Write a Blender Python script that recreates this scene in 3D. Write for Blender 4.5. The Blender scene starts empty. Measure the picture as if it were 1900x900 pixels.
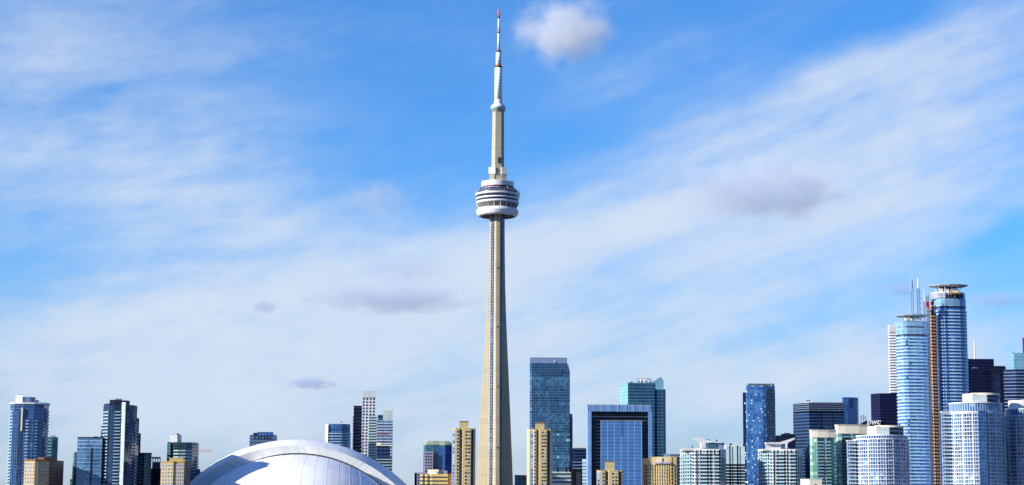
import bpy, bmesh, math, random
from mathutils import Vector, Matrix, Quaternion
R = math.radians
random.seed(7)
sc = bpy.context.scene
col = sc.collection

# ---------------------------------------------------------------- camera
F = 3600.0                                    # focal length in photograph pixels (photograph is 1900 wide)
PITCH, ROLL, CAMZ = 8.45, 0.35, 5.0
cam_d = bpy.data.cameras.new('camera'); cam_d.sensor_width = 36.0; cam_d.lens = 36.0 * F / 1900.0
cam_d.clip_start = 1.0; cam_d.clip_end = 120000.0
cam = bpy.data.objects.new('camera', cam_d); col.objects.link(cam)
CROT = Matrix.Rotation(R(90 + PITCH), 3, 'X') @ Matrix.Rotation(R(ROLL), 3, 'Z')
cam.location = (0, 0, CAMZ); cam.rotation_euler = CROT.to_euler()
sc.camera = cam

# ---------------------------------------------------------------- sun, exposure
SUN_EL, SUN_AZ = 22.5, 250.0                  # azimuth clockwise from +Y (the view direction)
sd = Vector((math.sin(R(SUN_AZ)) * math.cos(R(SUN_EL)), math.cos(R(SUN_AZ)) * math.cos(R(SUN_EL)), math.sin(R(SUN_EL))))
sun_d = bpy.data.lights.new('sun', 'SUN'); sun_d.energy = 5.0; sun_d.angle = R(0.5); sun_d.color = (1.0, 0.945, 0.85)
sun = bpy.data.objects.new('sun', sun_d); col.objects.link(sun)
sun.rotation_euler = sd.to_track_quat('Z', 'Y').to_euler()
sc.view_settings.view_transform = 'Standard'; sc.view_settings.look = 'None'
sc.view_settings.exposure = 0.5; sc.view_settings.gamma = 1.0; sc.view_settings.use_curve_mapping = False
try:
    sc.cycles.use_denoising = True
    sc.cycles.max_bounces = 6; sc.cycles.volume_bounces = 4
    sc.cycles.transparent_max_bounces = 8
except Exception: pass

def ray(x, y):
    return CROT @ Vector(((x - 950.0) / F, (450.0 - y) / F, -1.0))
def PX(x, y, Y):
    """the point at depth Y (metres from the quay the photo is taken from) seen at photograph pixel x, y"""
    d = ray(x, y); t = Y / d.y
    return Vector((d.x * t, Y, CAMZ + d.z * t))
def S(r, g, b):
    f = lambda c: (c / 255.0 / 12.92) if c / 255.0 <= 0.04045 else ((c / 255.0 + 0.055) / 1.055) ** 2.4
    return (f(r), f(g), f(b))

# ---------------------------------------------------------------- node helper
class NT:
    def __init__(s, tree): s.t = tree; s.n = tree.nodes; s.l = tree.links
    def new(s, ty, **k):
        n = s.n.new(ty)
        for a, b in k.items(): setattr(n, a, b)
        return n
    def put(s, sock, v):
        if hasattr(v, 'is_output') or isinstance(v, bpy.types.NodeSocket): s.l.new(v, sock)
        elif isinstance(v, (tuple, list)) and len(v) == 3 and sock.type == 'RGBA': sock.default_value = (*v, 1)
        else: sock.default_value = v
    def m(s, op, a, b=None, c=None, clamp=False):
        n = s.new('ShaderNodeMath', operation=op); n.use_clamp = clamp
        for i, v in enumerate((a, b, c)):
            if v is not None: s.put(n.inputs[i], v)
        return n.outputs[0]
    def vm(s, op, a, b=None, scale=None):
        n = s.new('ShaderNodeVectorMath', operation=op); s.put(n.inputs[0], a)
        if b is not None: s.put(n.inputs[1], b)
        if scale is not None: s.put(n.inputs['Scale'], scale)
        return n.outputs[0]
    def xyz(s, x, y, z=0.0):
        n = s.new('ShaderNodeCombineXYZ')
        for i, v in enumerate((x, y, z)): s.put(n.inputs[i], v)
        return n.outputs[0]
    def sep(s, v):
        n = s.new('ShaderNodeSeparateXYZ'); s.put(n.inputs[0], v); return n.outputs
    def mix(s, f, a, b, blend='MIX'):
        n = s.new('ShaderNodeMix', data_type='RGBA', blend_type=blend)
        s.put(n.inputs[0], f); s.put(n.inputs[6], a); s.put(n.inputs[7], b); return n.outputs[2]
    def noise(s, v, scale, detail=3.0, rough=0.5, dist=0.0):
        n = s.new('ShaderNodeTexNoise'); s.put(n.inputs['Vector'], v)
        n.inputs['Scale'].default_value = scale; n.inputs['Detail'].default_value = detail
        n.inputs['Roughness'].default_value = rough; n.inputs['Distortion'].default_value = dist
        return n.outputs['Fac'], n.outputs['Color']
    def white(s, v):
        n = s.new('ShaderNodeTexWhiteNoise', noise_dimensions='3D'); s.put(n.inputs['Vector'], v); return n.outputs['Value'], n.outputs['Color']
    def ramp(s, f, stops, interp='LINEAR'):
        n = s.new('ShaderNodeValToRGB'); cr = n.color_ramp; cr.interpolation = interp
        while len(cr.elements) < len(stops): cr.elements.new(0.5)
        for e, (p, c) in zip(cr.elements, stops): e.position = p; e.color = (*c, 1) if len(c) == 3 else c
        s.put(n.inputs[0], f); return n.outputs[0]
    def smooth(s, v, a, b):
        n = s.new('ShaderNodeMapRange', interpolation_type='SMOOTHSTEP'); s.put(n.inputs[0], v)
        n.inputs[1].default_value = a; n.inputs[2].default_value = b; return n.outputs[0]

# ---------------------------------------------------------------- sky: Nishita air with cirrus veils at infinity
world = bpy.data.worlds.new('World'); sc.world = world; world.use_nodes = True
N = NT(world.node_tree); N.n.clear()
sky = N.new('ShaderNodeTexSky', sky_type='NISHITA'); sky.sun_disc = False
sky.sun_elevation = R(SUN_EL); sky.sun_rotation = R(SUN_AZ); sky.altitude = 0
sky.air_density = 1.0; sky.dust_density = 0.35; sky.ozone_density = 2.6
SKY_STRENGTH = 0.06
d = N.new('ShaderNodeTexCoord').outputs['Generated']
dx, dy, dz = N.sep(N.vm('NORMALIZE', d))
K = 3600.0
az = N.m('MULTIPLY', N.m('ARCTAN2', dx, dy), K)           # "pixels" of angle: 1/3600 rad
el = N.m('MULTIPLY', N.m('ARCSINE', dz), K)
def azel(x, y):
    q = ray(x, y).normalized(); return math.atan2(q.x, q.y) * K, math.asin(q.z) * K
P0 = N.xyz(az, el)
_, wc = N.noise(P0, 0.0050, 5.0, 0.55)
PB = N.vm('ADD', P0, N.vm('SCALE', N.vm('SUBTRACT', wc, (0.5, 0.5, 0.5)), scale=62.0))      # ragged edges of the veils
_, wc2 = N.noise(P0, 0.0032, 2.0, 0.5)
P = N.vm('ADD', P0, N.vm('SCALE', N.vm('SUBTRACT', wc2, (0.5, 0.5, 0.5)), scale=26.0))        # gentle bending of the streaks
def rotc(v, ang, sx, sy):
    n = N.new('ShaderNodeMapping', vector_type='POINT'); N.put(n.inputs['Vector'], v)
    n.inputs['Rotation'].default_value = (0, 0, R(ang)); n.inputs['Scale'].default_value = (1, 1, 1)
    return N.vm('MULTIPLY', n.outputs[0], (sx, sy, 0.0))
def blob(v, x, y, rx, ry, ang, amp):
    """a soft elliptical veil of cirrus; ang: degrees, + = rising to the right"""
    a, e = azel(x, y)
    q = N.vm('SUBTRACT', v, (a, e, 0))
    q = N.sep(rotc(q, -ang, 1.0 / rx, 1.0 / ry))
    r2 = N.m('ADD', N.m('MULTIPLY', q[0], q[0]), N.m('MULTIPLY', q[1], q[1]))
    return N.m('MULTIPLY', N.m('EXPONENT', N.m('MULTIPLY', r2, -1.0)), amp)
VEILS = [  # x, y, rx, ry, angle, amount
    (40, 60, 440, 240, -14, 0.36), (150, 340, 440, 200, -6, 0.33), (430, 330, 300, 130, 5, 0.25), (620, 430, 300, 90, 6, 0.20), (560, 60, 240, 50, 14, 0.14),
    (430, 640, 560, 160, 8, 0.82), (330, 540, 260, 60, 14, 0.22), (860, 500, 330, 85, 20, 0.52), (1150, 420, 300, 70, 20, 0.58),
    (1330, 470, 330, 70, 14, 0.34), (1560, 330, 360, 110, 16, 0.40), (1800, 220, 330, 170, 22, 0.42), (1420, 210, 340, 90, 18, 0.34), (1650, 480, 420, 64, 16, 0.46), (1680, 100, 280, 60, 20, 0.34),
    (1350, 690, 420, 70, 10, 0.50), (1680, 640, 300, 60, 12, 0.36), (700, 820, 900, 130, 0, 0.45), (1800, 700, 300, 90, 5, 0.40), (1080, 620, 360, 130, 5, 0.40), (1180, 150, 200, 60, 16, 0.26),
]
D = None
for b in VEILS:
    v = blob(PB, *b); D = v if D is None else N.m('ADD', D, v)
# holes of bluer sky
for b in [(690, 250, 300, 150, 10, 0.16), (1850, 440, 150, 34, 14, 0.55), (1640, 30, 130, 40, 10, 0.4), (1040, 530, 240, 50, 12, 0.18), (60, 520, 180, 60, 0, 0.15), (1100, 250, 150, 50, 18, 0.2)]:
    D = N.m('SUBTRACT', D, blob(PB, *b))
sl, _ = N.noise(rotc(P, -5, 0.0020, 0.0085), 1.0, 6.0, 0.55)
sr, _ = N.noise(rotc(P, -20, 0.0020, 0.0095), 1.0, 6.0, 0.55)
turn = N.smooth(az, -450.0, 350.0)                                   # the streaks fan out to the right
s1 = N.m('ADD', N.m('MULTIPLY', sl, N.m('SUBTRACT', 1.0, turn)), N.m('MULTIPLY', sr, turn))
s2, _ = N.noise(rotc(P, -13, 0.006, 0.034), 1.0, 5.0, 0.6)
s3, _ = N.noise(rotc(P, -24, 0.0075, 0.018), 1.0, 6.0, 0.62)
s4, _ = N.noise(rotc(P, 0, 0.0045, 0.0075), 1.0, 5.0, 0.6)
st = N.m('ADD', N.m('ADD', N.m('MULTIPLY', s1, 0.9), N.m('MULTIPLY', s2, 0.28)), N.m('ADD', N.m('MULTIPLY', s3, 0.36), N.m('MULTIPLY', s4, 0.5)))   # mean ~1.0
cover = N.m('ADD', N.m('MULTIPLY', D, N.m('ADD', N.m('MULTIPLY', N.m('SUBTRACT', st, 1.02), 1.35), 0.95)), N.m('MULTIPLY', N.m('SUBTRACT', st, 0.80), 0.50))
low = N.smooth(el, 420.0, 0.0)
cover = N.m('ADD', cover, N.m('MULTIPLY', low, 0.22))
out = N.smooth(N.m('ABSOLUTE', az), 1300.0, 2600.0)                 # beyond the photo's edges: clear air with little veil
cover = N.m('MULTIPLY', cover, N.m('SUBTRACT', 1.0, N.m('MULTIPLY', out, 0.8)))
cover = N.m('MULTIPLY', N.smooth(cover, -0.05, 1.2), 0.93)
front = N.m('MULTIPLY', N.smooth(N.m('ABSOLUTE', az), 2600.0, 1200.0), N.smooth(el, 2200.0, 1100.0))   # front sky sector brightened, the low sky elsewhere dimmed to deepen shade
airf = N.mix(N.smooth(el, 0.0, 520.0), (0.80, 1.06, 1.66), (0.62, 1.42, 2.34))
air = N.mix(1.0, sky.outputs[0], N.mix(front, N.mix(N.smooth(el, 1300.0, 2800.0), (0.38, 0.70, 1.36), (1.02, 1.46, 2.10)), airf), 'MULTIPLY')  # overhead sky tinted up to lift the shade
tint = N.noise(P, 0.004, 3.0)[0]
cloudcol = N.mix(tint, (7.2, 8.8, 10.8), (8.5, 9.2, 10.6))
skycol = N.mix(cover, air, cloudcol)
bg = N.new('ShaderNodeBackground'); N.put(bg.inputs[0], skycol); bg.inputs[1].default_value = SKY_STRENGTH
N.l.new(bg.outputs[0], N.new('ShaderNodeOutputWorld').inputs[0])

# ---------------------------------------------------------------- materials
def newmat(name):
    m = bpy.data.materials.new(name); m.use_nodes = True
    n = NT(m.node_tree); bs = n.n['Principled BSDF']; return m, n, bs
def plain(name, c, rough=0.6, ior=1.45, metal=0.0, var=0.12, scale=0.35):
    m, n, bs = newmat(name)
    p = n.new('ShaderNodeTexCoord').outputs['Object']
    f, _ = n.noise(p, scale, 5.0, 0.6)
    dark = tuple(v * (1 - var) for v in c); lite = tuple(min(1.0, v * (1 + var)) for v in c)
    n.put(bs.inputs['Base Color'], n.mix(n.smooth(f, 0.3, 0.7), dark, lite))
    bs.inputs['Roughness'].default_value = rough; bs.inputs['IOR'].default_value = ior; bs.inputs['Metallic'].default_value = metal
    return m
def concrete(name, c, pour=4.0, var=0.14, streak=0.5):
    m, n, bs = newmat(name)
    p = n.new('ShaderNodeTexCoord').outputs['Object']
    x, y, z = n.sep(p)
    lift = n.m('FLOOR', n.m('DIVIDE', z, pour)); fr = n.m('FRACT', n.m('DIVIDE', z, pour))
    w, _ = n.white(n.xyz(lift, 3.0, 1.0))
    f, _ = n.noise(p, 0.3, 6.0, 0.65)
    sv, _ = n.noise(n.vm('MULTIPLY', p, (0.9, 0.9, 0.02)), 1.0, 4.0, 0.6)
    k = n.m('ADD', n.m('MULTIPLY', n.m('SUBTRACT', w, 0.5), var), n.m('ADD', n.m('MULTIPLY', n.m('SUBTRACT', f, 0.5), 0.35), n.m('MULTIPLY', n.m('SUBTRACT', sv, 0.5), streak)))
    k = n.m('SUBTRACT', n.m('ADD', k, 1.0), n.m('MULTIPLY', n.m('LESS_THAN', fr, 0.07), 0.16))
    n.put(bs.inputs['Base Color'], n.vm('SCALE', c, scale=k))
    bs.inputs['Roughness'].default_value = 0.85
    return m
def facade(name, panes, frame, fh=3.2, pw=1.5, mu=0.12, sl=0.2, span=None, ior=2.0, rough=0.06, tilt=0.012, patch=0.45, rowv=0.25, z0=0.0, u0=0.0, speck=0.0, speckc=(0.8, 0.8, 0.78), pos=None):
    """curtain wall in metres: u along the wall, v = height. panes: colours picked pane by pane; mu / sl: share of mullion / slab edge"""
    m, n, bs = newmat(name)
    uv = n.new('ShaderNodeUVMap').outputs[0]
    u, v, _ = n.sep(uv)
    a = n.m('DIVIDE', n.m('ADD', u, u0), pw); b = n.m('DIVIDE', n.m('SUBTRACT', v, z0), fh)
    ia, ib = n.m('FLOOR', a), n.m('FLOOR', b); fa, fb = n.m('FRACT', a), n.m('FRACT', b)
    seed = float(sum(ord(c) * (i + 1) for i, c in enumerate(name)) % 97) + 0.5
    w, wc = n.white(n.xyz(ia, ib, seed))
    rw, _ = n.white(n.xyz(ib, seed, 7.0))
    pn, _ = n.noise(n.xyz(n.m('MULTIPLY', ia, 0.16), n.m('MULTIPLY', ib, 0.33), seed), 1.0, 2.0)
    pn = n.m('ADD', n.m('MULTIPLY', n.m('SUBTRACT', pn, 0.5), 2.0), 0.5)
    val = n.m('ADD', n.m('ADD', n.m('MULTIPLY', w, 1 - patch - rowv), n.m('MULTIPLY', pn, patch)), n.m('MULTIPLY', rw, rowv))
    k = len(panes); pos = pos or [i / k for i in range(k)]
    c = n.ramp(val, list(zip(pos, panes)), 'CONSTANT')
    if speck: c = n.mix(n.m('MULTIPLY', n.m('LESS_THAN', n.sep(wc)[1], speck), n.m('COMPARE', fb, 0.5, 0.22)), c, speckc)  # glints of light painted as pale specks in random panes
    mm = n.m('LESS_THAN', fa, mu); ms = n.m('LESS_THAN', fb, sl)
    c = n.mix(mm, c, frame); c = n.mix(ms, c, span or frame)
    fmask = n.m('MAXIMUM', mm, ms)
    soil, _ = n.noise(n.xyz(n.m('MULTIPLY', u, 0.25), n.m('MULTIPLY', v, 0.06), seed), 1.0, 4.0)
    c = n.vm('SCALE', c, scale=n.m('ADD', 0.92, n.m('MULTIPLY', soil, 0.62)))
    n.put(bs.inputs['Base Color'], c)
    n.put(bs.inputs['Roughness'], n.m('ADD', rough, n.m('MULTIPLY', fmask, 0.5)))
    n.put(bs.inputs['IOR'], n.m('SUBTRACT', ior, n.m('MULTIPLY', fmask, ior - 1.45)))
    g = n.new('ShaderNodeNewGeometry')
    jit = n.vm('SCALE', n.vm('SUBTRACT', wc, (0.5, 0.5, 0.5)), scale=tilt * 2)
    n.put(bs.inputs['Normal'], n.vm('NORMALIZE', n.vm('ADD', g.outputs['Normal'], jit)))
    return m
def glass(name, c, ior=2.0, rough=0.07, var=0.2):
    return plain(name, c, rough, ior, 0.0, var, 0.15)

M = {}
M['white'] = plain('white_paint', (0.80, 0.80, 0.79), 0.45)
M['white_roof'] = plain('white_membrane', (0.82, 0.83, 0.85), 0.5, var=0.05, scale=0.08)
M['cream'] = plain('cream_render', S(232, 222, 200), 0.7, var=0.07)
M['grey'] = plain('grey_metal', S(150, 158, 168), 0.45)
M['bluegrey'] = plain('blue_grey_cladding', S(128, 146, 178), 0.35)
M['dark'] = plain('dark_metal', S(36, 40, 52), 0.45)
M['black'] = plain('black_steel', S(16, 18, 28), 0.4)
M['navy'] = plain('navy_cladding', S(24, 30, 60), 0.35, 1.6)
M['tan'] = concrete('tan_precast', S(205, 172, 112), 2.9, 0.05, 0.15)
M['tan2'] = concrete('ochre_brick', S(206, 176, 116), 3.0, 0.05, 0.15)
M['brown'] = concrete('brown_brick', S(150, 112, 76), 3.0, 0.06, 0.15)
M['sand'] = concrete('sand_precast', S(208, 186, 130), 3.1, 0.07, 0.35)
M['conc'] = concrete('tower_concrete', (0.47, 0.40, 0.262), 6.0, 0.13, 0.62)
M['conc_grey'] = concrete('weathered_concrete', (0.44, 0.395, 0.29), 3.0, 0.12, 0.4)
M['orange'] = plain('orange_paint', S(222, 104, 52), 0.5)
M['red'] = plain('red_paint', S(150, 34, 40), 0.5)
M['rust'] = plain('hoist_timber', S(150, 96, 56), 0.7, var=0.35, scale=0.8)
M['yellow'] = plain('yellow_paint', S(225, 160, 40), 0.6)
M['redgranite'] = facade('red_granite_wall', [S(110, 52, 66)], S(130, 60, 70), 3.8, 3.0, 0.4, 0.4)
M['glass_dark'] = glass('dark_window_glass', S(14, 22, 44))
M['glass_blue'] = glass('blue_window_glass', S(44, 84, 140))
M['glass_teal'] = glass('teal_window_glass', S(40, 92, 104))
M['blind'] = glass('window_blind', S(165, 178, 188), 1.5, 0.3)
M['rail'] = glass('balcony_glass', S(120, 165, 180), 1.7, 0.15)
M['green_roof'] = plain('verdigris_copper', S(146, 162, 136), 0.6, var=0.2, scale=0.4)
M['lilac'] = plain('lilac_letters', S(190, 180, 222), 0.4)

# ---------------------------------------------------------------- mesh builder
class MB:
    def __init__(s): s.v = []; s.f = []; s.uv = []; s.mi = []; s.sm = []
    def face(s, pts, uvs=None, mi=0, smooth=False):
        i = len(s.v); s.v += [Vector(p) for p in pts]; s.f.append(list(range(i, i + len(pts))))
        s.uv += uvs if uvs else [(0.03, 0.03)] * len(pts); s.mi.append(mi); s.sm.append(smooth)
    def prism(s, poly, z0, z1, top=None, mi=0, caps=True, capmi=None, smooth=False):
        n = len(poly); top = top or poly; u = 0.0
        zt = z1 if isinstance(z1, (list, tuple)) else [z1] * n
        capmi = mi if capmi is None else capmi
        for i in range(n):
            a, b = poly[i], poly[(i + 1) % n]; c, e = top[(i + 1) % n], top[i]
            L = math.hypot(b[0] - a[0], b[1] - a[1]); j = (i + 1) % n
            s.face([(a[0], a[1], z0), (b[0], b[1], z0), (c[0], c[1], zt[j]), (e[0], e[1], zt[i])], [(u, z0), (u + L, z0), (u + L, zt[j]), (u, zt[i])], mi, smooth)
            u += L
        if caps:
            s.face([(p[0], p[1], zt[i]) for i, p in enumerate(top)], None, capmi)
            s.face([(p[0], p[1], z0) for p in reversed(poly)], None, capmi)
    def box(s, c, size, rot=0.0, mi=0):
        cx, cy, cz = c; hx, hy, hz = size[0] / 2, size[1] / 2, size[2] / 2; ca, sa = math.cos(rot), math.sin(rot)
        poly = [(cx + x * ca - y * sa, cy + x * sa + y * ca) for x, y in ((-hx, -hy), (hx, -hy), (hx, hy), (-hx, hy))]
        s.prism(poly, cz - hz, cz + hz, mi=mi)
    def tube(s, a, b, r0, r1=None, n=8, mi=0, smooth=True):
        a, b = Vector(a), Vector(b); r1 = r0 if r1 is None else r1
        d = (b - a).normalized(); q = d.to_track_quat('Z', 'Y'); ring = []
        for k in range(n):
            t = 2 * math.pi * k / n; ring.append(q @ Vector((math.cos(t), math.sin(t), 0)))
        for k in range(n):
            p, w = ring[k], ring[(k + 1) % n]
            s.face([a + p * r0, a + w * r0, b + w * r1, b + p * r1], None, mi, smooth)
        s.face([b + p * r1 for p in ring], None, mi); s.face([a + p * r0 for p in reversed(ring)], None, mi)
    def bar(s, a, b, w, mi=0): s.tube(a, b, w / 2, n=4, mi=mi, smooth=False)
    def lathe(s, prof, c=(0, 0), n=64, mi=0, smooth=True):
        for k in range(n):
            t0, t1 = 2 * math.pi * k / n, 2 * math.pi * (k + 1) / n
            for (r0, z0), (r1, z1) in zip(prof, prof[1:]):
                p = [(c[0] + r0 * math.cos(t0), c[1] + r0 * math.sin(t0), z0), (c[0] + r0 * math.cos(t1), c[1] + r0 * math.sin(t1), z0),
                     (c[0] + r1 * math.cos(t1), c[1] + r1 * math.sin(t1), z1), (c[0] + r1 * math.cos(t0), c[1] + r1 * math.sin(t0), z1)]
                ua, ub = r0 * t0, r0 * t1
                s.face(p, [(ua, z0), (ub, z0), (ub, z1), (ua, z1)], mi, smooth)
    def build(s, name, mats, parent=None, base=None, weld=False):
        base = Vector(base) if base is not None else Vector((0, 0, 0))
        me = bpy.data.meshes.new(name)
        me.from_pydata([v - base for v in s.v], [], s.f)
        uvl = me.uv_layers.new(name='UVMap'); uvl.data.foreach_set('uv', [c for p in s.uv for c in p])
        for m in (mats if isinstance(mats, (list, tuple)) else [mats]): me.materials.append(M[m] if isinstance(m, str) else m)
        me.polygons.foreach_set('material_index', s.mi); me.polygons.foreach_set('use_smooth', s.sm)
        if weld:
            bm = bmesh.new(); bm.from_mesh(me); bmesh.ops.remove_doubles(bm, verts=bm.verts, dist=0.002); bm.to_mesh(me); bm.free()
        me.update()
        o = bpy.data.objects.new(name, me); col.objects.link(o)
        if parent is not None: o.parent = parent
        return o

def tag(o, label, cat, group=None):
    o['label'] = label; o['category'] = cat
    if group: o['group'] = group
    return o
def empty(name, loc):
    o = bpy.data.objects.new(name, None); o.location = loc; o.empty_display_size = 2; col.objects.link(o); return o
def structure(o): o['kind'] = 'structure'; return o
def copy(o, loc=None, parent=None):
    c = o.copy(); col.objects.link(c); c.parent = parent if parent is not None else o.parent
    if loc is not None: c.location = loc
    return c

def offset(poly, d):
    n = len(poly); out = []
    for i in range(n):
        p0, p1, p2 = Vector(poly[i - 1]), Vector(poly[i]), Vector(poly[(i + 1) % n])
        e1, e2 = (p1 - p0).normalized(), (p2 - p1).normalized()
        n1, n2 = Vector((e1.y, -e1.x)), Vector((e2.y, -e2.x))
        k = n1 + n2; L = max(0.35, k.length_squared / 2)
        out.append(tuple(p1 + k * (d / L)))
    return out

class Bld: pass
def foot(pts, Y, yref, back):
    f = []
    for p in pts:
        q = PX(p[0], yref, Y + p[1]); f.append((q.x, q.y))
    yb = Y + max(p[1] for p in pts) + back
    xr = f[-1][0] * yb / f[-1][1] - 1.0; xl = f[0][0] * yb / f[0][1] + 1.0
    if xr - xl > 1.0: f += [(xr, yb), (xl, yb)]
    return f
def ell(x0, x1, Y, yref, k=1.0, n=48):
    a, b = PX(x0, yref, Y), PX(x1, yref, Y); cx = (a.x + b.x) / 2; r = (b.x - a.x) / 2
    return [(cx + r * math.cos(t), Y + r * k * math.sin(t)) for t in [-math.pi / 2 + 2 * math.pi * i / n - math.pi / 2 for i in range(n)]]
def bld(name, label, pts, Y, ytop, mat, back=28, cat='building', group=None, part='facade', poly=None, xmid=None):
    t = Bld(); t.Y = Y
    t.poly = poly or foot(pts, Y, ytop, back)
    xm = xmid or (sum(p[0] for p in pts[:]) / len(pts) if pts else 950)
    t.z = PX(xm, ytop, min(p[1] for p in t.poly) if poly else Y).z
    n = len(t.poly)
    t.base = Vector((sum(p[0] for p in t.poly) / n, sum(p[1] for p in t.poly) / n, GROUND))
    t.root = tag(empty(name, t.base), label, cat, group)
    if mat is not None:
        mb = MB(); mb.prism(t.poly, GROUND, t.z); t.wall = mb.build(part, mat, t.root, t.base)
    return t
def add(t, mb, name, mat, parent=None, **k):
    return mb.build(name, mat, parent or t.root, t.base, **k)
def vol(t, name, pts, ytop, mat, dY=0.0, back=10.0, ybot=None, poly=None, parent=None, sink=0.4, label=None):
    """a further block of the same building: pts in pixels, from ybot (default: the roof) up to ytop"""
    Y = t.Y + dY
    poly = poly or foot(pts, Y, ytop, back)
    xm = sum(p[0] for p in pts) / len(pts) if pts else 950
    yy = min(p[1] for p in poly)
    z1 = PX(xm, ytop, yy).z
    z0 = GROUND if ybot == 'ground' else (t.z - sink if ybot is None else PX(xm, ybot, yy).z)
    mb = MB(); mb.prism(poly, z0, z1); o = add(t, mb, name, mat, parent)
    if label: o['label'] = label
    t.last = o
    return o, poly, z0, z1
def zrange(t, fh, lo, hi, z0=0.0):
    k = math.ceil((lo - z0) / fh); r = []
    while z0 + k * fh < hi: r.append(z0 + k * fh); k += 1
    return r
def bands(t, poly, zs, th, mat, name, parent=None):
    mb = MB(); mb.prism(poly, zs[0], zs[0] + th); o = add(t, mb, name, mat, parent); res = [o]
    for z in zs[1:]: res.append(copy(o, (0, 0, z - zs[0])))
    return res
def edge(poly, i):
    a, b = Vector(poly[i]), Vector(poly[(i + 1) % len(poly)]); return a, b, (b - a).normalized()
def balconies(t, i, u0, u1, zs, mats, depth=1.4, slab=0.25, rail=1.05, name='balcony', poly=None):
    """one balcony per storey on wall i, from share u0 to share u1 of the wall"""
    a, b, d = edge(poly or t.poly, i); nrm = Vector((d.y, -d.x)); p, q = a.lerp(b, u0), a.lerp(b, u1)
    inn = -nrm * 0.2
    mb = MB(); pl = [tuple(p + nrm * depth), tuple(q + nrm * depth), tuple(q + inn), tuple(p + inn)]
    mb.prism(pl, zs[0], zs[0] + slab, mi=0)
    pl2 = [tuple(p + nrm * (depth - .05) + d * .05), tuple(q + nrm * (depth - .05) - d * .05), tuple(q + nrm * (depth - .15) - d * .05), tuple(p + nrm * (depth - .15) + d * .05)]
    mb.prism(pl2, zs[0] + slab, zs[0] + slab + rail, mi=1)
    o = add(t, mb, name, mats, t.last if poly is not None else None); res = [o]
    for z in zs[1:]: res.append(copy(o, (0, 0, z - zs[0])))
    return res
WCACHE = {}
def wmesh(w, h, frame, pane, fw):
    key = (round(w, 2), round(h, 2), frame, pane, fw)
    if key not in WCACHE:
        mb = MB(); mb.box((0, 0, 0), (w, 0.24, h), mi=0); mb.box((0, -0.08, 0), (w - 2 * fw, 0.2, h - 2 * fw), mi=1)
        o = mb.build('window', [frame, pane]); WCACHE[key] = o.data; bpy.data.objects.remove(o)
    return WCACHE[key]
def wins(t, i, us, zs, w, h, frame='white', panes=('glass_dark', 'glass_dark', 'glass_blue'), fw=0.15, name='window', poly=None, cap=100):
    a, b, d = edge(poly or t.poly, i); rot = math.atan2(d.y, d.x)
    spots = [(u, z) for z in sorted(zs, reverse=True) for u in us]
    for n, (u, z) in enumerate(spots):
        if len([1 for _ in range(1)]) and getattr(t, 'nw', 0) >= cap: break
        t.nw = getattr(t, 'nw', 0) + 1
        p = a.lerp(b, u); o = bpy.data.objects.new(name, wmesh(w, h, frame, random.choice(panes), fw)); col.objects.link(o)
        o.parent = t.last if poly is not None else t.root; o.location = Vector((p.x, p.y, z)) - t.base; o.rotation_euler = (0, 0, rot)
    rest = spots[n:] if n < len(spots) - 1 else []
    if rest:
        mb = MB(); nrm = Vector((d.y, -d.x))
        for u, z in rest:
            p = a.lerp(b, u); q = p + nrm * 0.09
            mb.box((q.x, q.y, z), (w - 2 * fw, 0.2, h - 2 * fw), rot)
        o = add(t, mb, name, panes[0]); o['kind'] = 'stuff'

# ---------------------------------------------------------------- ground and water
GROUND = 2.0
def sheet(name, x0, x1, y0, y1, z, thick, mat):
    mb = MB(); mb.prism([(x0, y0), (x1, y0), (x1, y1), (x0, y1)], z - thick, z); return structure(mb.build(name, mat))
mw, n, bs = newmat('lake_water')
p = n.new('ShaderNodeTexCoord').outputs['Object']
f, _ = n.noise(p, 0.05, 5.0, 0.6)
bp = n.new('ShaderNodeBump'); bp.inputs['Strength'].default_value = 0.4; n.put(bp.inputs['Height'], f); n.l.new(bp.outputs[0], bs.inputs['Normal'])
bs.inputs['Base Color'].default_value = (*S(20, 52, 78), 1); bs.inputs['Roughness'].default_value = 0.12; bs.inputs['IOR'].default_value = 1.33
sheet('water', -40000, 40000, -40000, 1540, 0.0, 2.0, mw)
mg, n, bs = newmat('city_ground')
p = n.new('ShaderNodeTexCoord').outputs['Object']
f, _ = n.noise(p, 0.02, 6.0, 0.6)
n.put(bs.inputs['Base Color'], n.mix(f, (0.05, 0.052, 0.055), (0.16, 0.155, 0.14))); bs.inputs['Roughness'].default_value = 0.9
sheet('ground', -40000, 40000, 1540, 60000, GROUND, 4.0, mg)

# ================================================================ the tall concrete tower
TY = 2050.0
c0 = PX(923.2, 370, TY); TC = (c0.x, TY)
def ZT(y): return PX(924, y, TY).z
pxm = 0.575
tw = Bld(); tw.Y = TY; tw.base = Vector((TC[0], TY, GROUND)); tw.z = ZT(16)
tw.root = tag(empty('observation_tower', tw.base), 'very tall slender concrete tower with a white ring pod and a red tipped mast', 'tower')
PHI = 6.0
def yshape(r, hw=2.75, rr=6.8):
    p = []
    for k in range(3):
        a = R(PHI + 120 * k); u = Vector((math.sin(a), -math.cos(a))); w = Vector((math.cos(a), math.sin(a))); c = Vector(TC)
        for rad, off in ((rr, -hw), (r - .7, -hw), (r, -hw + .9), (r, hw - .9), (r - .7, hw), (rr, hw)):
            p.append(tuple(c + u * rad + w * off))
    return p
prof = [(GROUND, 30.0), (20, 25.6), (48, 21.6), (85, 19.6), (122, 17.5), (160, 15.2), (196, 13.0), (230, 11.0), (262, 9.6), (295, 8.8), (328, 8.3), (345, 8.1)]
mb = MB()
for (z0, r0), (z1, r1) in zip(prof, prof[1:]):
    mb.prism(yshape(r0), z0, z1, top=yshape(r1), caps=False)
add(tw, mb, 'shaft', 'conc')
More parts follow.
